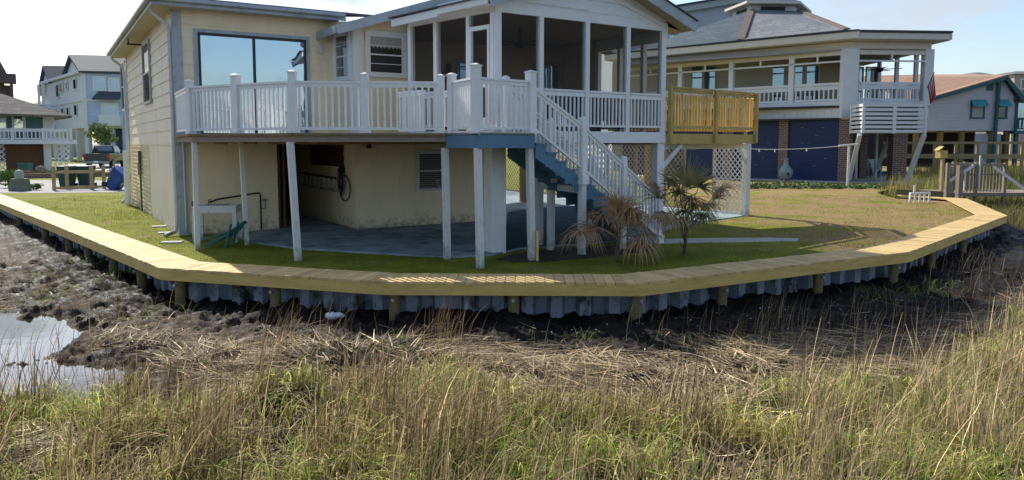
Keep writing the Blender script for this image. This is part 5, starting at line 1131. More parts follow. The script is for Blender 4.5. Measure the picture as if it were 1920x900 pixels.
m.beam(E[1]+V(0, 0, zE_+.12), T[1]+V(0, 0, zT+.12), .5, .08); m.beam(E[2]+V(0, 0, zE_+.12), T[2]+V(0, 0, zT+.12), .4, .08); np_('ridge_cap', m, capm)
# flat porch roof to the right
ov_ = [fM(-.4, 0, .8), fM(fM.L+.75, 0, .8), V(Mk.x+.75, Mk.y+10), V(Kin.x, Kin.y+8), V(T[3].x, T[3].y)]
np_('roof', MB().hexa([V(p.x, p.y, zft+.25) for p in ov_], [V(p.x, p.y, zft+.40+(.5 if k == 4 else .03)) for k, p in enumerate(ov_)]), shingD)
np_('soffit', MB().prism([tuple(V(p.x, p.y).xy) for p in (fM(-.4, 0, .7), fM(fM.L+.7, 0, .7), V(Mk.x+.7, Mk.y+10), V(Mk.x, Mk.y+10), Mk, Kn)], zft-.14, zft-.12), M_fac); np_('fascia', MB().box(Mk.x+.73, Mk.y+4.5, zft-.1, .08, 10.6, .38), M_fac)
# cupola
ct = [V(P(px, 20, yy).x, yy) for px, yy in ((1374, 57.5), (1408, 54.6), (1490, 54.8), (1508, 58), (1480, 62), (1400, 62))]
np_('cupola', MB().prism([tuple(p.xy) for p in ct], zT-.1, zT+.55), M_nwhite)
for a, b in zip(ct[:3], ct[1:4]):
    fr = Frame(a, b); np_('vent', fr.bx(MB(), fr.L*.22, fr.L*.78, zT+.06, zT+.46, 0, .02), M_black)
cx_ = sum(p.x for p in ct)/6; cy_ = sum(p.y for p in ct)/6
c2 = [V(cx_+(p.x-cx_)*1.22, cy_+(p.y-cy_)*1.22) for p in ct]
np_('cupola_eave', MB().prism([tuple(p.xy) for p in c2], zT+.55, zT+.72), M_fac)
m = MB(); apex = V(cx_, cy_, zT+2.1)
for k in range(6): a, b = c2[k], c2[(k+1) % 6]; m.face(V(a.x, a.y, zT+.72), V(b.x, b.y, zT+.72), apex)
np_('roof', m, shingD)
# flag, porch furniture and fan
ft = P(1752, 135, 45.3); fb = P(1738, 165, 46.2)
fg_ = thing('flag', 'red and white striped flag on a slanting pole at the porch corner', 'flag', tuple(fb)); part('pole', MB().tube([fb, ft], .025, 6), M_iron, fg_)
m = MB(); Mred = mat('flag_red', (.35, .03, .04), .7, .05, 3, 0); mr = MB()
for k in range(8):
    (m if k % 2 else mr).hexa([fb.lerp(ft, .15+.8*(k/8))+V(0, 0, -.0), fb.lerp(ft, .15+.8*((k+1)/8)), fb.lerp(ft, .15+.8*((k+1)/8))+V(0, .03, 0), fb.lerp(ft, .15+.8*(k/8))+V(0, .03, 0)], [fb.lerp(ft, .15+.8*(k/8))+V(.25, .1*(k % 2), -1.1-.04*k), fb.lerp(ft, .15+.8*((k+1)/8))+V(.25, .1*(k % 2), -1.14-.04*k), fb.lerp(ft, .15+.8*((k+1)/8))+V(.25, .13, -1.14-.04*k), fb.lerp(ft, .15+.8*(k/8))+V(.25, .13, -1.1-.04*k)])
part('stripes', m, M_white, fg_); part('red_stripes', mr, Mred, fg_)
cf2 = copy_tree(cf, (P(1650, 108, 49).x, 49, zfa-1.1), .4, 'dark ceiling fan hanging under the porch ceiling of the neighbouring house'); cf2.scale = (2, 2, 1.6)
# slatted balcony box on slanting struts
sb = thing('slatted_platform', 'white horizontal slat platform box raised on slanting struts beside the navy doors', 'platform', (22.5, 44, 0))
z1_, z0_ = P(1650, 193, 43.2).z, P(1650, 250, 43.2).z
q0, q1, q2 = V(P(1596, 200, 45.2).x, 45.2), V(P(1617, 200, 43.2).x, 43.2), V(P(1738, 200, 43.6).x, 43.6); q3 = V(q2.x-.3, 46.2)
for fr in (Frame(q0, q1), Frame(q1, q2), Frame(q2, q3)):
    n_ = 7; sl_h = (z1_-z0_)/n_
    for k in range(n_): part('slat', fr.bx(MB(), 0, fr.L, z0_+k*sl_h+.05, z0_+(k+1)*sl_h-.05, -.03, .0), M_nwhite, sb)
    part('corner_board', fr.bx(MB(), 0, .16, z0_, z1_, .001, .05), M_nwhite, sb)
fr = Frame(q1, q2); part('corner_board', fr.bx(MB(), fr.L*.5-.1, fr.L*.5+.1, z0_, z1_, .0, .05), M_nwhite, sb); part('corner_board', fr.bx(MB(), fr.L-.12, fr.L+.02, z0_, z1_, .0, .055), M_nwhite, sb)
part('backing', MB().prism([tuple(p.xy) for p in (q0+V(.1, 0), q1+V(.05, .1), q2+V(-.1, .1), q3+V(-.1, 0))], z0_+.02, z0_+.1), M_fac, sb); part('backing', MB().prism([tuple(p.xy) for p in (q0+V(.3, 0), q1+V(.15, .35), q2+V(-.3, .35), q3+V(-.3, 0))], z0_+.1, z1_-.1), mat('slat_back', (.2, .2, .2), .8, .1, 3, 0), sb)
for a, b in (((1612, 252, 43.3), (1592, 336, 45.5)), ((1733, 252, 43.7), (1700, 340, 45.5))): part('strut', MB().beam(P(*a), P(b[0], b[1], b[2]), .22, .22), M_nwhite, sb)
# clothes line pole with line and pegs
cg = G(1589, 352); cp_ = thing('clothesline_pole', 'white pole at the lawn edge holding a clothes line', 'pole', tuple(cg)); zt_ = P(1589, 274, cg.y).z
part('pole', MB().tube([cg, V(cg.x, cg.y, zt_)], .07, 8), M_pvc, cp_); part('crossbar', MB().tube([V(cg.x-.55, cg.y, zt_+.02), V(cg.x+.45, cg.y, zt_+.1)], .05, 8), M_pvc, cp_)
a, b = V(cg.x-.5, cg.y, zt_), V(cg.x-9.5, cg.y+4, zt_+.5); pts = [a.lerp(b, k/12)+V(0, 0, -1.6*(k/12)*(1-k/12)) for k in range(13)]
cl = thing('clothesline', 'sagging clothes line with pegs crossing in front of the navy garage doors', 'clothesline', tuple(b)); part('line', MB().tube(pts, .016, 5), M_pvc, cl)
for k in (2, 4, 5, 7, 8, 9): part('peg', MB().box(pts[k].x, pts[k].y, pts[k].z-.14, .05, .05, .16), M_pvc, cl)
# chiminea
g = G(1473, 339); ch = thing('chiminea', 'pale blue grey clay chiminea standing before the navy garage doors', 'chiminea', tuple(g)); M_clay = mat('glazed_clay', (.25, .31, .33), .5, .12, 6, .1)
H = P(1473, 297, g.y).z; part('bowl', MB().lathe(g, [(.08, .08), (.28, .14), (.42, .40), (.44, .62), (.34, .82), (.20, .95), (.15, 1.05), (.13, H-.1), (.17, H-.05), (.16, H)], 20), M_clay, ch)
for k in range(3): a_ = k*2.1+.4; part('leg', MB().beam(g+V(.3*math.cos(a_), .3*math.sin(a_), 0), g+V(.15*math.cos(a_), .15*math.sin(a_), .2), .06, .06), M_iron, ch)
part('mouth', MB().lathe(g+V(.0, -.30, 0), [(.01, .32), (.12, .36), (.15, .5), (.1, .64), (.01, .66)], 10), M_black, ch)
# slab in front of the garage, edging and plant row
gs = [fK(0, 0, 2.0), fK(fK.L, 0, 1.6), V(Mk.x+.8, Mk.y-2.4), V(Mk.x+.6, Mk.y+8), V(Kn.x-2, Kn.y+9), fK(0, 0, -.5)]
setting(MB().prism([tuple(Vector(p).xy) for p in gs], -.02, .02).build('garage_apron', M_conc), 'structure')
def leafclump(n, cx, cy, cz, rx, ry, rz, size, rnd, m=None, flat=False, shell=False):
    m = m or MB()
    for _ in range(n):
        a = rnd.uniform(0, 6.283); e = math.acos(rnd.uniform(-1 if not flat else 0, 1)); r_ = rnd.uniform(.45, 1)**.6 if not shell else rnd.uniform(.8, 1)
        p = V(cx+rx*r_*math.sin(e)*math.cos(a), cy+ry*r_*math.sin(e)*math.sin(a), cz+rz*r_*math.cos(e))
        d1 = V(rnd.gauss(0, 1), rnd.gauss(0, 1), rnd.gauss(0, 1)).normalized(); d2 = d1.orthogonal().normalized(); s_ = size*rnd.uniform(.5, 1.3)
        m.face(p-d1*s_, p-d2*s_*.45, p+d1*s_, p+d2*s_*.45)
    return m
rnd = random.Random(4); m = MB()
for k in range(46):
    px = 1400+k*5.6; g = G(px, 352+2*math.sin(k*.9), 0); h = rnd.uniform(.12, .34); leafclump(46, g.x, g.y, .02, .4, .4, h, .10, rnd, m, True)
setting(m.build('ground_cover', M_leaf), 'stuff', 'low leafy ground cover along the edge of the neighbouring yard')
g1_, g2_ = G(1440, 353), G(1530, 346); setting(MB().beam(g1_+V(0, 0, .05), g2_+V(0, 0, .05), .15, .12).build('edging_kerb', M_conc), 'structure')
# trunk of low plants inside carport: chairs
def adirondack(loc, rz, label, mt, group, s=1.0):
    t = thing('garden_chair', label, 'chair', (0, 0, 0), group)
    for j in (-.28, .28): part('leg', MB().beam((-.35, j, 0), (-.30, j, .55), .08, .04), mt, t); part('side_rail', MB().beam((-.40, j, .38), (.55, j, .05), .04, .12), mt, t); part('armrest', MB().box(.0, j*1.15, .55, .75, .13, .03), mt, t)
    part('seat', MB().slab([(-.4, -.28, .38), (.25, -.28, .2), (.25, .28, .2), (-.4, .28, .38)], (0, 0, 1), .03), mt, t)
    part('backrest', MB().slab([(.2, -.28, .2), (.55, -.34, 1.05), (.55, .34, 1.05), (.2, .28, .2)], (1, 0, 0), .03), mt, t)
    t.location = loc; t.rotation_euler = (0, 0, rz); t.scale = (s, s, s); return t
for k, (px, py, lab) in enumerate(((1618, 330, 'pale blue garden chair under the raised porch, nearest the brick pier'), (1650, 334, 'pale blue garden chair under the raised porch, beside the white post'))):
    g = G(px, py); adirondack((g.x, g.y, .02), 1.2+.6*k, lab, mat('chair_blue%d' % k, (.25, .38, .40), .5, .1, 3, 0), 'garden chairs under the raised porch', 1.2)
for k, (px, lab) in enumerate(((1735, 'teal garden chair in the dark space under the lavender house, left one'), (1752, 'teal garden chair in the dark space under the lavender house, right one'))):
    pass
# big pale house behind
bb = thing('pale_house', 'pale grey gabled house rising behind the octagonal roof', 'house', (16, 70, 0))
fr = Frame(V(P(1150, 100, 64).x, 64), V(P(1390, 100, 66).x, 66)); zl, zr = zk(fr, 1250, 22), zk(fr, 1380, 0)
x0_, x1_ = 0, fr.L; sl_ = (zr-zl)/(fr.s_at(1380)-fr.s_at(1250)); z_at = lambda s: zl+sl_*(s-fr.s_at(1250))
part('wall', core(fr, [(0, 0), (fr.L+3, 0), (fr.L+3, z_at(fr.L+3)), (0, z_at(0))], 8), mat('pale_blue_wall', (.44, .49, .55), .7, .05, 1, 0), bb)
part('fascia', MB().beam(fr(-.5, z_at(-.5), .5), fr(fr.L+3.5, z_at(fr.L+3.5), .5), .2, .5), mat('pale_fascia', (.40, .42, .43), .7, .05, 1, 0), bb)
m = MB(); m.slab([fr(-1, z_at(-1)+.3, .8), fr(fr.L+4, z_at(fr.L+4)+.3, .8), fr(fr.L+4, z_at(fr.L+4)+.3, -9), fr(-1, z_at(-1)+.3, -9)], (0, 0, 1), .12); part('roof', m, shingD, bb)
window(fr, fr.s_at(1251), fr.s_at(1266), zk(fr, 1258, 73), zk(fr, 1258, 60), bb, o=.05, glass=M_tglass, sash=False, wd=.15)
# ================================================================ FAR RIGHT: LAVENDER HOUSE ETC.
def box_house(name, label, fr, zb, zt, depth, wallm, roofm, gable=None, parent=None, ov=.4):
    t = thing(name, label, 'house', tuple(fr(fr.L/2, 0, -depth/2)))
    return t
lv = thing('lavender_house', 'lavender sided house on stilts with orange brown roof and teal awnings', 'house', (43, 76, 0))
M_lav = mat('lavender', (.50, .49, .54), .7, .05, 1, 0); M_orange = mat('orange_roof', (.36, .22, .15), .8, .15, 3, 0, dirt=(.3, .17, .11), dscale=1); M_teals = mat('teal_trim', (.02, .10, .12), .5, .1, 1, 0); M_awn = mat('awning', (.05, .27, .30), .6, .1, 1, 0)
f1 = Frame(V(P(1700, 200, 72).x, 72), V(P(1892, 200, 72).x, 72)); Z = lambda px, py, fr=f1: zk(fr, px, py)
zb = Z(1800, 245); sr = f1.s_at(1866); sR2 = f1.s_at(1888)
poly = [(0, zb), (sR2, zb), (sR2, Z(1888, 180)), (sr, Z(1866, 148)), (f1.s_at(1735), Z(1735, 187)), (0, Z(1700, 200))]
wc = part('wall', core(f1, poly, 9), M_lav, lv); m = siding(f1, poly, .32, zb, .05, .01); q = m.build('lap_siding', M_lav, None); q.parent = wc; q.location = Vector(q.location)-lv.location
m = MB(); m.slab([f1(f1.s_at(1700), Z(1700, 194), .6), f1(sr, Z(1866, 144), .6), f1(sr-2.0, Z(1866, 144)+.9, -9), f1(f1.s_at(1700)-2, Z(1700, 194)+3.2, -9)], (0, 0, 1), .15); part('roof', m, M_orange, lv)
m = MB(); m.slab([f1(sr, Z(1866, 144), .6), f1(sR2+.8, Z(1900, 190), .6), f1(sR2+.8, Z(1900, 190), -9), f1(sr, Z(1866, 144), -9)], (0, 0, 1), .15); part('roof', m, M_shing, lv)
m = MB(); m.beam(f1(f1.s_at(1700), Z(1700, 196), .62), f1(sr, Z(1866, 147), .62), .1, .3); m.beam(f1(sr, Z(1866, 147), .62), f1(sR2+.8, Z(1900, 193), .62), .1, .35); m.tube([f1(f1.s_at(1853), zb-3, .3), f1(f1.s_at(1856), Z(1856, 152), .3)], .18, 8); part('trim', m, M_teals, lv)
for a, b in ((1812, 1832), (1860, 1874)):
    sa, sb_ = f1.s_at(a), f1.s_at(b); window(f1, sa, sb_, Z(a, 220), Z(a, 192), lv, o=.06, frame=M_teals, glass=M_wglass if a > 1840 else mat('blind_pane', (.35, .37, .36), .5, .05, 1, 0), sash=False, wd=.18)
    m = MB(); m.slab([f1(sa-.2, Z(a, 188), .1), f1(sb_+.2, Z(a, 188), .1), f1(sb_+.25, Z(a, 200), .7), f1(sa-.25, Z(a, 200), .7)], (0, 0, 1), .06); part('awning', m, M_awn, lv)
m = MB(); f1.bx(m, f1.s_at(1836), f1.s_at(1849), Z(1840, 170), Z(1840, 156), .02, .05); f1.bx(m, f1.s_at(1857), f1.s_at(1863), Z(1840, 170), Z(1840, 156), .02, .05); part('vent', m, M_teals, lv)
for px in (1715, 1760, 1800, 1852, 1884): s = f1.s_at(px); part('stilt', f1.bx(MB(), s-.2, s+.2, -.6, zb, -.6, -.2), M_pile, lv)
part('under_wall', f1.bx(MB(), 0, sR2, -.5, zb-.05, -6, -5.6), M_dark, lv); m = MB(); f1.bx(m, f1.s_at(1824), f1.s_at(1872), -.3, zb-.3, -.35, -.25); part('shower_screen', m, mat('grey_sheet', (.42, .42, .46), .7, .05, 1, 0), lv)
# right annex with balcony
f2 = Frame(V(P(1888, 200, 73).x, 73), V(P(1960, 200, 73).x, 73))
part('annex_wall', f2.bx(MB(), 0, f2.L, zb, Z(1900, 186), -8, 0), M_lav, lv); part('annex_roof', f2.bx(MB(), -.8, f2.L, Z(1900, 186), Z(1900, 168), -8, .6), mat('pale_shingle', (.28, .26, .25), .9, .1, 2, 0), lv)
window(f2, f2.s_at(1897), f2.s_at(1912), zb, Z(1900, 192), lv, o=.05, frame=M_teals, glass=M_tglass, sash=False, wd=.25, name='glass_door')
railing(f2(0, 0, 1.5), f2(f2.L, 0, 1.5), zb+.2, Z(1900, 221), lv, M_teals, sp=.35, bw=.08, name='balcony_railing'); part('balcony_floor', f2.bx(MB(), -.2, f2.L, zb-.3, zb, 0, 1.6), M_teals, lv)
for s in (.2, f2.L*.5): part('stilt', f2.bx(MB(), s-.15, s+.15, -.6, zb-.3, 1.1, 1.4), M_teals, lv)
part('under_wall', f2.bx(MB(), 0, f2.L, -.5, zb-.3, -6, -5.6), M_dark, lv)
# far roofs
def farhouse(px0, px1, pyt, pye, pyb, Y, wm, rm, label, apex=.5, name='distant_house'):
    a, b = V(P(px0, 200, Y).x, Y), V(P(px1, 200, Y).x, Y); fr = Frame(a, b); t = thing(name, label, 'house', (a.x/2+b.x/2, Y+4, 0)); ze_, zt_ = P(px0, pye, Y).z, P(px0, pyt, Y).z
    part('wall', fr.bx(MB(), 0, fr.L, 0, ze_, -9, 0), wm, t)
    m = MB(); o = fr.L*.06; ax = fr.L*apex; m.hexa([fr(-o, ze_, .5), fr(fr.L+o, ze_, .5), fr(fr.L+o, ze_, -9.5), fr(-o, ze_, -9.5)], [fr(ax-.2*fr.L, zt_, -3), fr(ax+.2*fr.L, zt_, -3), fr(ax+.2*fr.L, zt_, -6), fr(ax-.2*fr.L, zt_, -6)]); part('roof', m, rm, t)
    for k in range(3): s = fr.L*(.2+.3*k); window(fr, s-.4, s+.4, ze_-2.2, ze_-.8, t, o=.04, sash=False, wd=.12)
    return t
M_tanw = mat('tan_house_wall', (.38, .33, .28), .8, .05, 1, 0)
farhouse(1738, 1820, 139, 153, 200, 110, M_tanw, M_orange, 'distant house showing only its low salmon roof above the orange roofed house')
farhouse(1835, 1872, 132, 143, 160, 105, M_nwhite, M_shing, 'distant small grey cupola roof peeping over the orange ridge')
farhouse(1899, 1990, 130, 139, 240, 115, M_tanw, M_shing, 'distant tan house at the right edge with a small grey hipped roof')
farhouse(1110, 1250, 140, 172, 240, 95, M_tanw, M_shing, 'distant grey roofed house glimpsed through the porch screens')
# walkway railing across the marsh behind, dock
wk = thing('boardwalk', 'long golden timber boardwalk railing crossing the marsh grass behind the yard', 'boardwalk', (33, 58, -.6)); 
w0, w1 = V(P(1600, 270, 60).x, 60), V(P(2050, 270, 54).x, 54); fw = Frame(w0, w1); ztw, zlw = P(1780, 268, 58).z, P(1780, 292, 58).z
part('top_rail', fw.bx(MB(), 0, fw.L, ztw-.08, ztw+.1, -.1, .1), M_walk, wk); part('lower_beam', fw.bx(MB(), 0, fw.L, zlw-.2, zlw+.15, -.1, .1), M_walk, wk); part('walkway', fw.bx(MB(), 0, fw.L, zlw-.1, zlw, -1.6, -.1), M_walk, wk)
for k in range(12): s = fw.L*k/11; part('post', fw.bx(MB(), s-.1, s+.1, -.8, ztw, -.11, .11), M_walk, wk)
# dock platform
M_grw = mat('grey_timber', (.24, .20, .15), .85, .2, 3, 0)
dk = thing('dock', 'weathered grey timber dock with slatted side railing at the water edge', 'dock', (20.5, 34, -.8))
d0, d1 = V(P(1776, 300, 33.5).x, 33.5), V(P(1888, 300, 33.5).x, 33.5); fd = Frame(d0, d1); zd1, zd0 = P(1800, 308, 33.5).z, P(1800, 362, 33.5).z
part('floor', fd.bx(MB(), 0, fd.L+2.5, zd0-.15, zd0+.02, -2.2, .1), M_grw, dk)
for o, q0_ in ((-.0, 0), (-2.1, 1.5)):
    part('top_rail', fd.bx(MB(), q0_, fd.L, zd1-.07, zd1+.02, o-.09, o+.07), M_grw, dk); part('mid_rail', fd.bx(MB(), q0_, fd.L, zd1-.48, zd1-.42, o-.03, o+.03), M_grw, dk)
    m = MB(); n_ = 18
    for k in range(n_):
        s = q0_+(fd.L-q0_)*(k+.5)/n_; fd.bx(m, s-.03, s+.03, zd0+.05, zd1-.12, o-.05, o-.01)
    part('railing_slats', m, M_grw, dk)
    for s in (q0_+.05, q0_+(fd.L-q0_)*.5, fd.L-.05): part('post', fd.bx(MB(), s-.06, s+.06, -1.2, zd1+.06, o-.08, o+.06), M_grw, dk)
m = MB(); m.beam(fd(.1, zd0+.55, .12), fd(fd.L*.42, zd1-.05, .12), .05, .12); m.beam(fd(fd.L*.75, zd1-.1, .12), fd(fd.L+1.4, zd0-.25, .12), .05, .12); part('brace', m, M_nwhite, dk)
m = MB(); p = fd(fd.L*.52, 0, .14); m.box(p.x, p.y, zd0+.3, .06, .05, zd1-zd0+.1); p = fd(fd.L*.28, 0, .14); m.box(p.x, p.y, zd0+.1, .06, .05, .8); part('rod_holder', m, M_pvc, dk)
# posts by the dock
for px, pyb, pyt, lab, mt_, w_ in ((1764, 366, 292, 'golden square timber post with a bird box, left of the dock', M_walk, .13), (1779, 368, 312, 'white topped timber pile against the dock corner', M_oldwhite, .2), (1797, 370, 310, 'grey brown timber pile in front of the dock rail', M_grw, .2)):
    g = G(px, pyb, 0); t = thing('mooring_post', lab, 'post', (g.x, g.y, -.9), 'timber posts by the dock'); zz = P(px, pyt, g.y).z; part('post', MB().box(g.x, g.y, -.9, w_, w_, zz+.9, .2), mt_, t)
    if w_ < .15: part('box', MB().box(g.x-.1, g.y-.05, zz-.1, .42, .3, .34, .3).beam((g.x-.34, g.y-.05, zz+.24), (g.x-.1, g.y-.05, zz+.42), .4, .03), M_golddark, t)
# dark timber behind the end of the cap and the white pvc rod rack
g0, g1 = G(1692, 366, 0), G(1775, 370, 0); tag(MB().beam(g0+V(0, .5, .12), g1+V(0, .3, .12), .12, .26).build('timber_sleeper', M_pile), 'dark timber sleeper lying behind the end of the cap', 'sleeper')
rk_ = thing('rod_rack', 'small white pvc pipe rack standing on the far end of the cap', 'rack', tuple(G(1722, 380)))
r0, r1 = G(1706, 381), G(1742, 379); zt_ = P(1722, 363, r0.y).z
part('pipe', MB().tube([V(r0.x, r0.y, 0), V(r0.x, r0.y, zt_), V(r1.x, r1.y, zt_), V(r1.x, r1.y, 0)], .05, 8), M_pvc, rk_)
for k in range(3): q = r0.lerp(r1, .25+.25*k); part('pipe', MB().tube([V(q.x, q.y, .02), V(q.x, q.y, zt_)], .04, 8), M_pvc, rk_)
q = r0.lerp(r1, .2); part('pipe', MB().tube([V(q.x, q.y, zt_), V(q.x, q.y, zt_+.34)], .045, 8), M_pvc, rk_)
# far marsh vegetation on the right
x, y = scatter(26000, 17, 46, 36, 60); k = ~inside(x, y, LAND) ; x, y = x[k], y[k]; n = len(x); tk = rng.uniform(0, 1, (n, 1))
x2, y2 = scatter(9000, 15.5, 24, 24, 37); k2 = ~inside(x2, y2, LAND) & (dist_line(x2, y2) > .8) & (x2 > 15.5); x2, y2 = x2[k2], y2[k2]; n2 = len(x2); t2 = rng.uniform(0, 1, (n2, 1))
setting(ribbon_obj('far_marsh_grass', [ribbons(np.stack([x, y, np.full(n, -.6)], -1), rng.uniform(0, 6.28, n), rng.uniform(.8, 1.7, n), rng.uniform(.1, .5, n), rng.uniform(.02, .05, n), (TAN*1.1*tk+GR2*(1-tk))*rng.uniform(.6, 1.3, (n, 1)), 3, .8, .1),
    ribbons(np.stack([x2, y2, np.full(n2, -.6)], -1), rng.uniform(0, 6.28, n2), rng.uniform(.2, .7, n2), rng.uniform(.1, .5, n2), rng.uniform(.012, .03, n2), (TAN*t2+GR2*.8*(1-t2))*rng.uniform(.4, 1.0, (n2, 1)), 3, .8, .2)], M_blade), 'stuff', 'tan marsh grass behind the dock')
# bushes and trees
def bush(px, py, w_, h, label, n=500, name='bush', Y=None, mt=None, s=.12, seed=1):
    g = G(px, py) if Y is None else V(P(px, py, Y).x, Y, 0); rnd = random.Random(seed); t = thing(name, label, name.split('_')[-1], tuple(g)); m = MB()
    for k in range(7): a = rnd.uniform(0, 6.28); r_ = rnd.uniform(0, .5)*w_; leafclump(n//7, g.x+r_*math.cos(a), g.y+r_*math.sin(a), h*rnd.uniform(.35, .75), w_*.4, w_*.4, h*.32, s, rnd, m)
    part('foliage', m, mt or M_leaf, t); part('stem', MB().tube([g, g+V(0, 0, h*.6)], .04*h, 6, .02*h), M_bark, t); return t
# ================================================================ LEFT BACKGROUND
M_asph = mat('asphalt', (.30, .29, .28), .9, .1, 1.2, .1)
ra = [G(-20, 362), G(100, 362), G(235, 360), G(235, 345), G(235, 339), G(60, 338), G(-60, 337)]
setting(MB().prism([tuple(p.xy) for p in (ra[0], ra[1], ra[2], ra[4], ra[5], ra[6])], -.02, .008).build('road', M_asph), 'structure', 'pale sunlit street crossing behind the yard')
kb = brickmat('kerb_brick', 0, (.22, .11, .08), (.16, .08, .06), (.3, .27, .24), .3, .12, .02)
a, b = G(-40, 337), G(236, 330); setting(MB().beam(a+V(0, 0, .14), b+V(0, 0, .14), .35, .34).build('brick_kerb', kb), 'structure')
dv = [G(125, 330), G(240, 327), G(240, 306), G(120, 308)]; setting(MB().prism([tuple(p.xy) for p in dv], -.02, .012).build('driveway', M_conc), 'structure')
# bin rack with two green bins and a fallen blue bin
def bin_(name, label, mt, lidm, loc, tilt=0, rz=0, wheels=True, sc_=1.15):
    t = thing(name, label, 'bin', (0, 0, 0), 'wheeled bins by the street'); m = MB()
    m.hexa([(-.23, -.26, .05), (.23, -.26, .05), (.23, .22, .05), (-.23, .22, .05)], [(-.29, -.34, .95), (.29, -.34, .95), (.29, .34, .95), (-.29, .34, .95)]); part('body', m, mt, t, .02)
    part('lid', MB().hexa([(-.31, -.37, .95), (.31, -.37, .95), (.31, .38, .95), (-.31, .38, .95)], [(-.27, -.32, 1.03), (.27, -.32, 1.03), (.27, .36, 1.03), (-.27, .36, 1.03)]), lidm, t, .02)
    for i in (-.25, .25): part('wheel', MB().tube([(i-.03, .27, .12), (i+.03, .27, .12)], .12, 12), M_black, t)
    part('handle', MB().tube([(-.24, .38, .95), (-.24, .46, .98), (.24, .46, .98), (.24, .38, .95)], .018, 6), M_black, t)
    part('label', MB().box(0, -.335, .72, .13, .012, .10), M_white, t)
    t.location = loc; t.rotation_euler = (tilt, 0, rz); t.scale = (sc_,)*3; return t
M_gbin = mat('green_bin', (.015, .055, .045), .45, .1, 3, 0); M_bbin = mat('blue_bin', (.012, .05, .22), .4, .1, 3, 0, dirt=(.03, .08, .25), dscale=5)
g = G(121, 353); bin_('wheeled_bin', 'dark green wheeled bin in the timber rack, nearer the left rail', M_gbin, M_gbin, tuple(g+V(0, .3, 0)), 0, .0)
g = G(157, 352); bin_('wheeled_bin', 'dark green wheeled bin in the timber rack, next to the blue one', M_gbin, M_gbin, tuple(g+V(0, .3, 0)), 0, .0)
g = G(203, 356); bb_ = bin_('blue_wheeled_bin', 'blue wheeled bin leaning over beside the timber rack', M_bbin, M_bbin, (g.x+.15, g.y, .02), R(38), R(80))
# writing patch on the blue bin: pale arrow-like marks
m = MB()
for k in range(3): m.box(-.08+.08*k, -.335, .60, .05, .012, .05)
m.box(0, -.325, .52, .2, .012, .03); o = m.build('printed_mark', M_pvc); o.parent = bb_; o.location = Vector(o.location)
rc = thing('bin_rack', 'low timber rack holding two green bins at the lawn edge', 'rack', tuple(G(138, 357)))
r0, r1 = G(102, 357), G(173, 356)
for p in (r0, r1, r0+V(.1, .95), r1+V(.1, .95)): part('post', MB().box(p.x, p.y, 0, .13, .13, 1.22), M_walk, rc)
for z_ in (.12, .92): part('rail', MB().beam(r0+V(-.05, -.09, z_), r1+V(.05, -.09, z_), .04, .12), M_walk, rc); part('rail', MB().beam(r0+V(.1, 1.05, z_), r1+V(.1, 1.05, z_), .04, .12), M_walk, rc)
for p in (r0, r1): part('rail', MB().beam(p+V(.02, .05, .92), p+V(.1, .9, .92), .04, .10), M_walk, rc)
# utility cabinet and bollard with weeds
g = G(38, 358); t = thing('utility_box', 'grey green utility box with weeds round it at the lawn edge', 'utility box', tuple(g)); part('body', MB().hexa([g+V(-.42, -.3, 0), g+V(.42, -.3, 0), g+V(.42, .3, 0), g+V(-.42, .3, 0)], [g+V(-.34, -.25, .62), g+V(.34, -.25, .62), g+V(.34, .25, .62), g+V(-.34, .25, .62)]), mat('mossy_box', (.13, .16, .12), .7, .2, 3, 0), t, .02); part('pedestal', MB().lathe(g+V(0, 0, 0), [(.20, .62), (.20, .92), (.14, 1.02), (.02, 1.05)], 12), mat('box_cap', (.30, .34, .32), .6, .1, 3, 0), t)
g = G(48, 322); t = thing('transformer_box', 'small green transformer box on the verge across the street', 'utility box', tuple(g)); part('body', MB().box(g.x, g.y, 0, .85, .7, .62), M_greenbox, t, .02); part('lid', MB().box(g.x, g.y, .62, .92, .78, .1), mat('green_lid', (.12, .27, .2), .5, .1, 3, 0), t, .02)
bush(16, 352, .9, .9, 'bright green weeds beside the utility box', 500, 'weed_plant', s=.09, seed=2); bush(62, 357, .6, .35, 'low green weeds to the right of the utility box', 200, 'weed_plant', s=.08, seed=3)
M_pink = veg('pinkish_shrub', (.12, .07, .05), (.25, .16, .14)); bush(22, 333, .9, .55, 'low dark green shrub on the brick kerb at the left edge', 350, 'shrub', s=.09, seed=5); bush(55, 331, .9, .5, 'low reddish shrub on the verge behind the utility box', 350, 'shrub', mt=M_pink, s=.09, seed=6); bush(80, 331, .7, .8, 'small flowering lilac shrub on the verge left of the bin rack', 260, 'shrub', mt=veg('lilac', (.10, .14, .05), (.32, .26, .36)), s=.08, seed=7)
bush(215, 327, 1.0, .45, 'low reddish shrub behind the blue bin', 350, 'shrub', mt=M_pink, s=.09, seed=8)
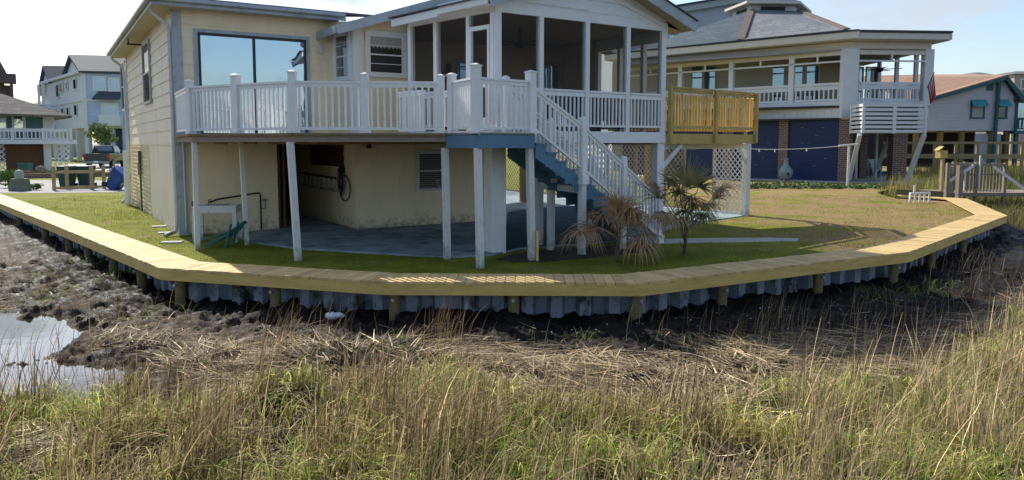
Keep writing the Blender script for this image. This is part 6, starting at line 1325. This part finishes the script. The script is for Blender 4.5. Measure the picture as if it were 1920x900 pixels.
# pickup truck
tr = thing('pickup_truck', 'dark grey pickup truck parked with its tailgate towards the camera', 'truck', (0, 0, 0)); M_tp = mat('truck_paint', (.035, .04, .045), .25, .1, 2, 0, spec=.7); M_tg = glassmat('truck_glass', (.01, .012, .015), .3, .05)
m = MB(); m.hexa([(-.95, 0, .55), (.95, 0, .55), (.95, 5.6, .55), (-.95, 5.6, .55)], [(-.98, .02, 1.22), (.98, .02, 1.22), (.95, 5.5, 1.15), (-.95, 5.5, 1.15)]); part('body', m, M_tp, tr, .05)
part('cab', MB().hexa([(-.92, 1.9, 1.22), (.92, 1.9, 1.22), (.92, 4.3, 1.18), (-.92, 4.3, 1.18)], [(-.72, 2.15, 1.88), (.72, 2.15, 1.88), (.72, 3.5, 1.88), (-.72, 3.5, 1.88)]), M_tp, tr, .05)
part('rear_window', MB().hexa([(-.74, 1.93, 1.28), (.74, 1.93, 1.28), (.74, 1.95, 1.28), (-.74, 1.95, 1.28)], [(-.62, 2.10, 1.80), (.62, 2.10, 1.80), (.62, 2.14, 1.80), (-.62, 2.14, 1.80)]), M_tg, tr)
part('side_window', MB().hexa([(-.93, 2.3, 1.28), (-.90, 2.3, 1.28), (-.90, 3.9, 1.28), (-.93, 3.9, 1.28)], [(-.76, 2.4, 1.8), (-.73, 2.4, 1.8), (-.73, 3.4, 1.8), (-.76, 3.4, 1.8)]), M_tg, tr)
part('tailgate', MB().box(0, -.01, .62, 1.66, .05, .58), M_tp, tr, .02); part('bumper', MB().box(0, -.1, .42, 1.9, .22, .2), mat('chrome_bumper', (.3, .3, .32), .25, .1, 2, 0, metal=.9), tr, .03); part('licence_plate', MB().box(0, -.22, .48, .32, .02, .15), M_white, tr)
for i in (-.88, .88): part('tail_light', MB().box(i, -.03, .82, .17, .06, .36), mat('tail_red', (.45, .02, .02), .3, .05, 1, 0), tr)
for i in (-.86, .86):
    for j in (1.05, 4.55): w_ = part('wheel', MB().tube([(i-.13, j, .38), (i+.13, j, .38)], .38, 18), M_black, tr); q = MB().tube([(i-.14, j, .38), (i+.14, j, .38)], .2, 12).build('rim', M_copper); q.parent = w_
for i in (-1.08, 1.08): part('wing_mirror', MB().box(i, 3.3, 1.2, .2, .12, .22), M_tp, tr, .02)
g = G(182, 316); tr.location = (g.x, g.y, 0); tr.rotation_euler = (0, 0, R(14)); tr.scale = (1.15,)*3
# white three storey house
wh = thing('blue_white_house', 'white and pale blue three storey beach house with two dark gables', 'house', (-52, 97, 0))
Yw = 95; M_bw = mat('pale_blue_siding', (.48, .59, .78), .7, .05, 1, 0); M_ww = mat('white_siding', (.74, .76, .80), .7, .05, 1, 0); M_drk = mat('slate_roof', (.07, .085, .11), .8, .15, 2, 0)
ZZ = lambda py, Y=Yw: P(960, py, Y).z
cornr = V(P(158, 200, Yw).x, Yw); lft = V(P(82, 200, 114).x, 114); rgt = V(P(300, 200, Yw+2).x, Yw+2)
fW1 = Frame(lft, cornr); fW2 = Frame(cornr, rgt)
def HH(py, fr, s): return P(960, py, fr(s, 0, 0).y).z
zt_ = ZZ(137); zm = ZZ(240)
part('wall', core(fW1, [(0, zm), (fW1.L, zm), (fW1.L, zt_), (0, zt_)], 3), M_ww, wh); part('wall', core(fW2, [(0, zm), (fW2.L, zm), (fW2.L, zt_), (0, zt_)], 12), M_bw, wh)
m = siding(fW2, [(0, zm), (fW2.L, zm), (fW2.L, zt_), (0, zt_)], .5, zm, .06, .01); part('lap_siding', m, M_bw, wh)
part('belt_board', fW2.bx(MB(), 0, fW2.L, ZZ(189), ZZ(186), .03, .12), M_ww, wh); part('belt_board', fW1.bx(MB(), 0, fW1.L, ZZ(189), ZZ(186), .03, .12), M_ww, wh); part('belt_board', fW2.bx(MB(), 0, fW2.L, zm, zm+.35, .03, .12), M_ww, wh)
part('corner_board', fW2.bx(MB(), -.1, .35, 0, zt_, .05, .14), M_ww, wh)
# roofs: ridge runs along fW2, gables face left
for s0_, s1_, pk_, eav in ((fW1.L*.62, fW1.L, 106, 137), (fW1.L*.0, fW1.L*.26, 126, 152)):
    a, b = fW1(s0_, 0, 0), fW1(s1_, 0, 0); mid_ = (a+b)/2; ze_ = ZZ(eav) if eav == 137 else zt_*.985; zp = P(960, pk_, mid_.y).z
    m = MB(); ln = fW2.d*(18 if eav == 137 else 9); bk = (a-b).normalized()
    m.slab([b+V(0, 0, ze_)-bk*.5-fW2.d*.5, b+V(0, 0, ze_)+ln-bk*.5, mid_+V(0, 0, zp)+ln, mid_+V(0, 0, zp)-fW2.d*.5], (0, 0, 1), .25); m.slab([a+V(0, 0, ze_)+bk*.3-fW2.d*.5, a+V(0, 0, ze_)+bk*.3+ln, mid_+V(0, 0, zp)+ln, mid_+V(0, 0, zp)-fW2.d*.5], (0, 0, 1), .25); part('roof', m, M_drk, wh)
    m = MB(); m.hexa([a+V(0, 0, ze_), b+V(0, 0, ze_), mid_+V(0, 0, zp-.1)], [a+V(0, 0, ze_)+fW2.d*.3, b+V(0, 0, ze_)+fW2.d*.3, mid_+V(0, 0, zp-.1)+fW2.d*.3]); part('gable', m, M_ww, wh)
part('roof', MB().slab([fW1(0, zt_, .5), fW1(fW1.L, zt_, .5), fW1(fW1.L, zt_+.1, -4), fW1(0, zt_+.1, -4)], (0, 0, 1), .35), M_ww, wh)
for a, b, yt, yb in ((190, 207, 146, 167), (218, 232, 148, 168), (203, 228, 196, 216)):
    window(fW2, fW2.s_at(a), fW2.s_at(b), ZZ(yb), ZZ(yt), wh, o=.1, glass=M_tglass, sash=False, wd=.25)
m = MB(); m.slab([fW2(fW2.s_at(196), ZZ(174), .1), fW2(fW2.s_at(240), ZZ(174), .1), fW2(fW2.s_at(240), ZZ(188), 1.6), fW2(fW2.s_at(190), ZZ(188), 1.6)], (0, 0, 1), .2); part('porch_roof', m, M_drk, wh); part('balcony', fW2.bx(MB(), fW2.s_at(200), fW2.s_at(240), ZZ(236), ZZ(216), .1, 1.5), M_ww, wh)
for a, b, yt, yb in ((126, 131, 157, 172), (137, 140, 155, 168), (151, 156, 150, 167), (118, 123, 160, 182), (126, 130, 204, 218), (136, 140, 203, 217), (155, 160, 198, 216), (112, 118, 208, 222), (88, 98, 160, 180)):
    if b > 157: a, b = 150, 155
    sa, sb_ = fW1.s_at(a), fW1.s_at(b); window(fW1, sa, sb_, HH(yb, fW1, sa), HH(yt, fW1, sa), wh, o=.1, glass=M_wglass, sash=False, wd=.15)
for s in np.linspace(.3, fW1.L-.2, 6): part('stilt', fW1.bx(MB(), s-.2, s+.2, 0, zm, -.5, 0), M_ww, wh)
for s in np.linspace(.3, fW2.L-.2, 7): part('stilt', fW2.bx(MB(), s-.25, s+.25, 0, zm, -.6, -.1), M_bw, wh)
for s, zz in ((fW1.s_at(108), 0), (fW1.s_at(100), 0)):
    m = MB(); fW1.bx(m, s-.15, s+.15, ZZ(236), ZZ(140), .9, 1.2); part('balcony_post', m, M_ww, wh)
for yb, yt in ((194, 186), (240, 232)): railing(fW1(1.0, 0, 1.0), fW1(fW1.s_at(118), 0, 1.0), ZZ(yb), ZZ(yt), wh, M_ww, sp=.6, bw=.15, rail_h=.15, name='balcony_railing'); part('balcony_floor', fW1.bx(MB(), .5, fW1.s_at(118), ZZ(yb)-.3, ZZ(yb), 0, 1.3), M_ww, wh)
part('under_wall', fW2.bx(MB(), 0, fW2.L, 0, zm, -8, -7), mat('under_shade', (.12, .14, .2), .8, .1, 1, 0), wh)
# grey shingled cottage at the left edge
ct_ = thing('grey_roof_cottage', 'white cottage with brown grey shingled hip roof, balcony and brown garage doors', 'house', (-44, 66, 0))
Yc = 64; fC = Frame(V(-49.5, 58.4), V(P(103, 200, 66).x, 66)); Zc = lambda py: P(960, py, Yc).z
M_browns = brickmat('brown_shingle', 0, (.15, .13, .125), (.22, .19, .18), (.08, .075, .07), .5, .3, .02)
m = MB(); e0, e1, e2, e3 = fC(-1, Zc(216), 1.6), fC(fC.L+1, Zc(220), 1.6), fC(fC.L+1, Zc(220), -7), fC(-1, Zc(216), -7); r0, r1 = fC(fC.L*.3, Zc(162), -2.7), fC(fC.L*.60, Zc(168), -2.7)
roof_plane(m, [e0, e1, r1, r0], .2); roof_plane(m, [e1, e2, r1], .2); roof_plane(m, [e2, e3, r0, r1], .2); part('roof', m, M_browns, ct_)
part('upper_wall', fC.bx(MB(), 0, fC.L, Zc(268), Zc(217), -4, -1.0), mat('cottage_teal', (.10, .22, .24), .6, .1, 1, 0), ct_)
for a, b in ((-10, 24), (34, 38), (54, 60), (92, 103)): part('wall_panel', fC.bx(MB(), fC.s_at(a), fC.s_at(b) if b < 103 else fC.L, Zc(262), Zc(217), -1.0, -.85), M_ww, ct_)
for a, b in ((4, 22), (38, 54)): part('window', fC.bx(MB(), fC.s_at(a), fC.s_at(b), Zc(240), Zc(219), -.99, -.8), M_tglass, ct_)
part('deck_fascia', fC.bx(MB(), 0, fC.L+1.4, Zc(270), Zc(262), -1, .9), M_ww, ct_)
for a, b in ((-160, 29), (29, 86), (86, 137)): railing(fC(fC.s_at(a)+.1, 0, .8), fC(fC.s_at(b)-.1, 0, .8), Zc(260), Zc(241), ct_, M_ww, sp=.30, bw=.09, rail_h=.1, low_h=.1, name='railing'); part('railing_post', fC.bx(MB(), fC.s_at(b)-.1, fC.s_at(b)+.1, Zc(265), Zc(240), .7, .9), M_ww, ct_)
for a, b in ((-160, -20), (19, 90)): part('garage_door', fC.bx(MB(), fC.s_at(a), fC.s_at(b), 0, Zc(270), -1.2, -1.0), mat('brown_door', (.14, .065, .035), .7, .2, 2, 0), ct_)
def lat2(s0, s1): 
    m = MB(); sp = .32; H = Zc(270)-.1; n_ = int((s1-s0+H)/sp)
    for sg_ in (1, -1):
        k = s0-H if sg_ > 0 else s0
        while k < (s1 if sg_ > 0 else s1+H):
            xa, za, xb, zb_ = (k, .1, k+H, H+.1) if sg_ > 0 else (k-H, H+.1, k, .1)
            sl2 = (zb_-za)/(xb-xa)
            if xa < s0: za += sl2*(s0-xa); xa = s0
            if xb > s1: zb_ += sl2*(s1-xb); xb = s1
            if xb-xa > .05: m.beam(fC(xa, za, -.5+sg_*.02), fC(xb, zb_, -.5+sg_*.02), .03, .09)
            k += sp*1.4
    part('lattice', m, M_ww, ct_)
lat2(fC.s_at(-20), fC.s_at(17)); lat2(fC.s_at(108), fC.s_at(138)); part('pier', fC.bx(MB(), fC.s_at(90), fC.s_at(104), 0, Zc(270), -1.1, -.6), M_ww, ct_); part('dark_store', fC.bx(MB(), fC.s_at(90), fC.s_at(106), 0, Zc(270), -3, -1.2), M_dark, ct_)
# brown timber tower at the left edge and one pale roof between
bt_ = thing('brown_tower_house', 'dark brown timber house with roof deck at the left edge of the view', 'house', (-75, 110, 0)); Yb = 108; fT = Frame(V(P(27, 200, Yb).x-9.3, Yb-6.2), V(P(27, 200, Yb).x, Yb)); Zb = lambda py: P(960, py, Yb).z; M_brn = mat('brown_shakes', (.14, .10, .095), .8, .15, 1, 0)
part('wall', fT.bx(MB(), 0, fT.L, 0, Zb(160), -10, 0), M_brn, bt_); part('balcony', fT.bx(MB(), 0, fT.L+.4, Zb(158), Zb(140), 0, 1.8), M_brn, bt_); part('upper_wall', fT.bx(MB(), 0, fT.s_at(22), Zb(160), Zb(126), -8, -1), M_brn, bt_)
m = MB(); m.beam(fT(fT.s_at(10), Zb(110), 0), fT(fT.s_at(25), Zb(140), 0), .4, .5); m.beam(fT(fT.s_at(-20), Zb(112), 0), fT(fT.s_at(12), Zb(110), 0), .4, .5); part('roof_edge', m, M_brn, bt_); part('post', fT.bx(MB(), fT.L-.4, fT.L, 0, Zb(158), 1.2, 1.6), M_brn, bt_)
farhouse(60, 100, 184, 196, 240, 130, M_tanw, mat('pale_brown_roof', (.30, .25, .22), .9, .1, 1, 0), 'distant pale brown roofed house between the cottage and the blue house')
# young tree in front of the blue and white house
g = V(P(190, 255, 80).x, 80, 0); t = thing('small_tree', 'small leafy green tree in front of the pale blue house', 'tree', tuple(g)); rnd = random.Random(11)
part('trunk', MB().tube([g, g+V(.1, 0, 1.5), g+V(0, 0, 2.6)], .12, 7, .06), M_bark, t); m = MB()
for k in range(14): a = rnd.uniform(0, 6.28); r_ = rnd.uniform(0, 1.2); leafclump(60, g.x+r_*math.cos(a), g.y+r_*math.sin(a), rnd.uniform(2.6, 4.2), .7, .7, .5, .18, rnd, m)
part('crown', m, veg('tree_leaf', (.06, .10, .02), (.16, .22, .06)), t)
bush(232, 300, 1.2, 1.2, 'green shrub beside the parked truck', 300, 'shrub', s=.14, seed=14)
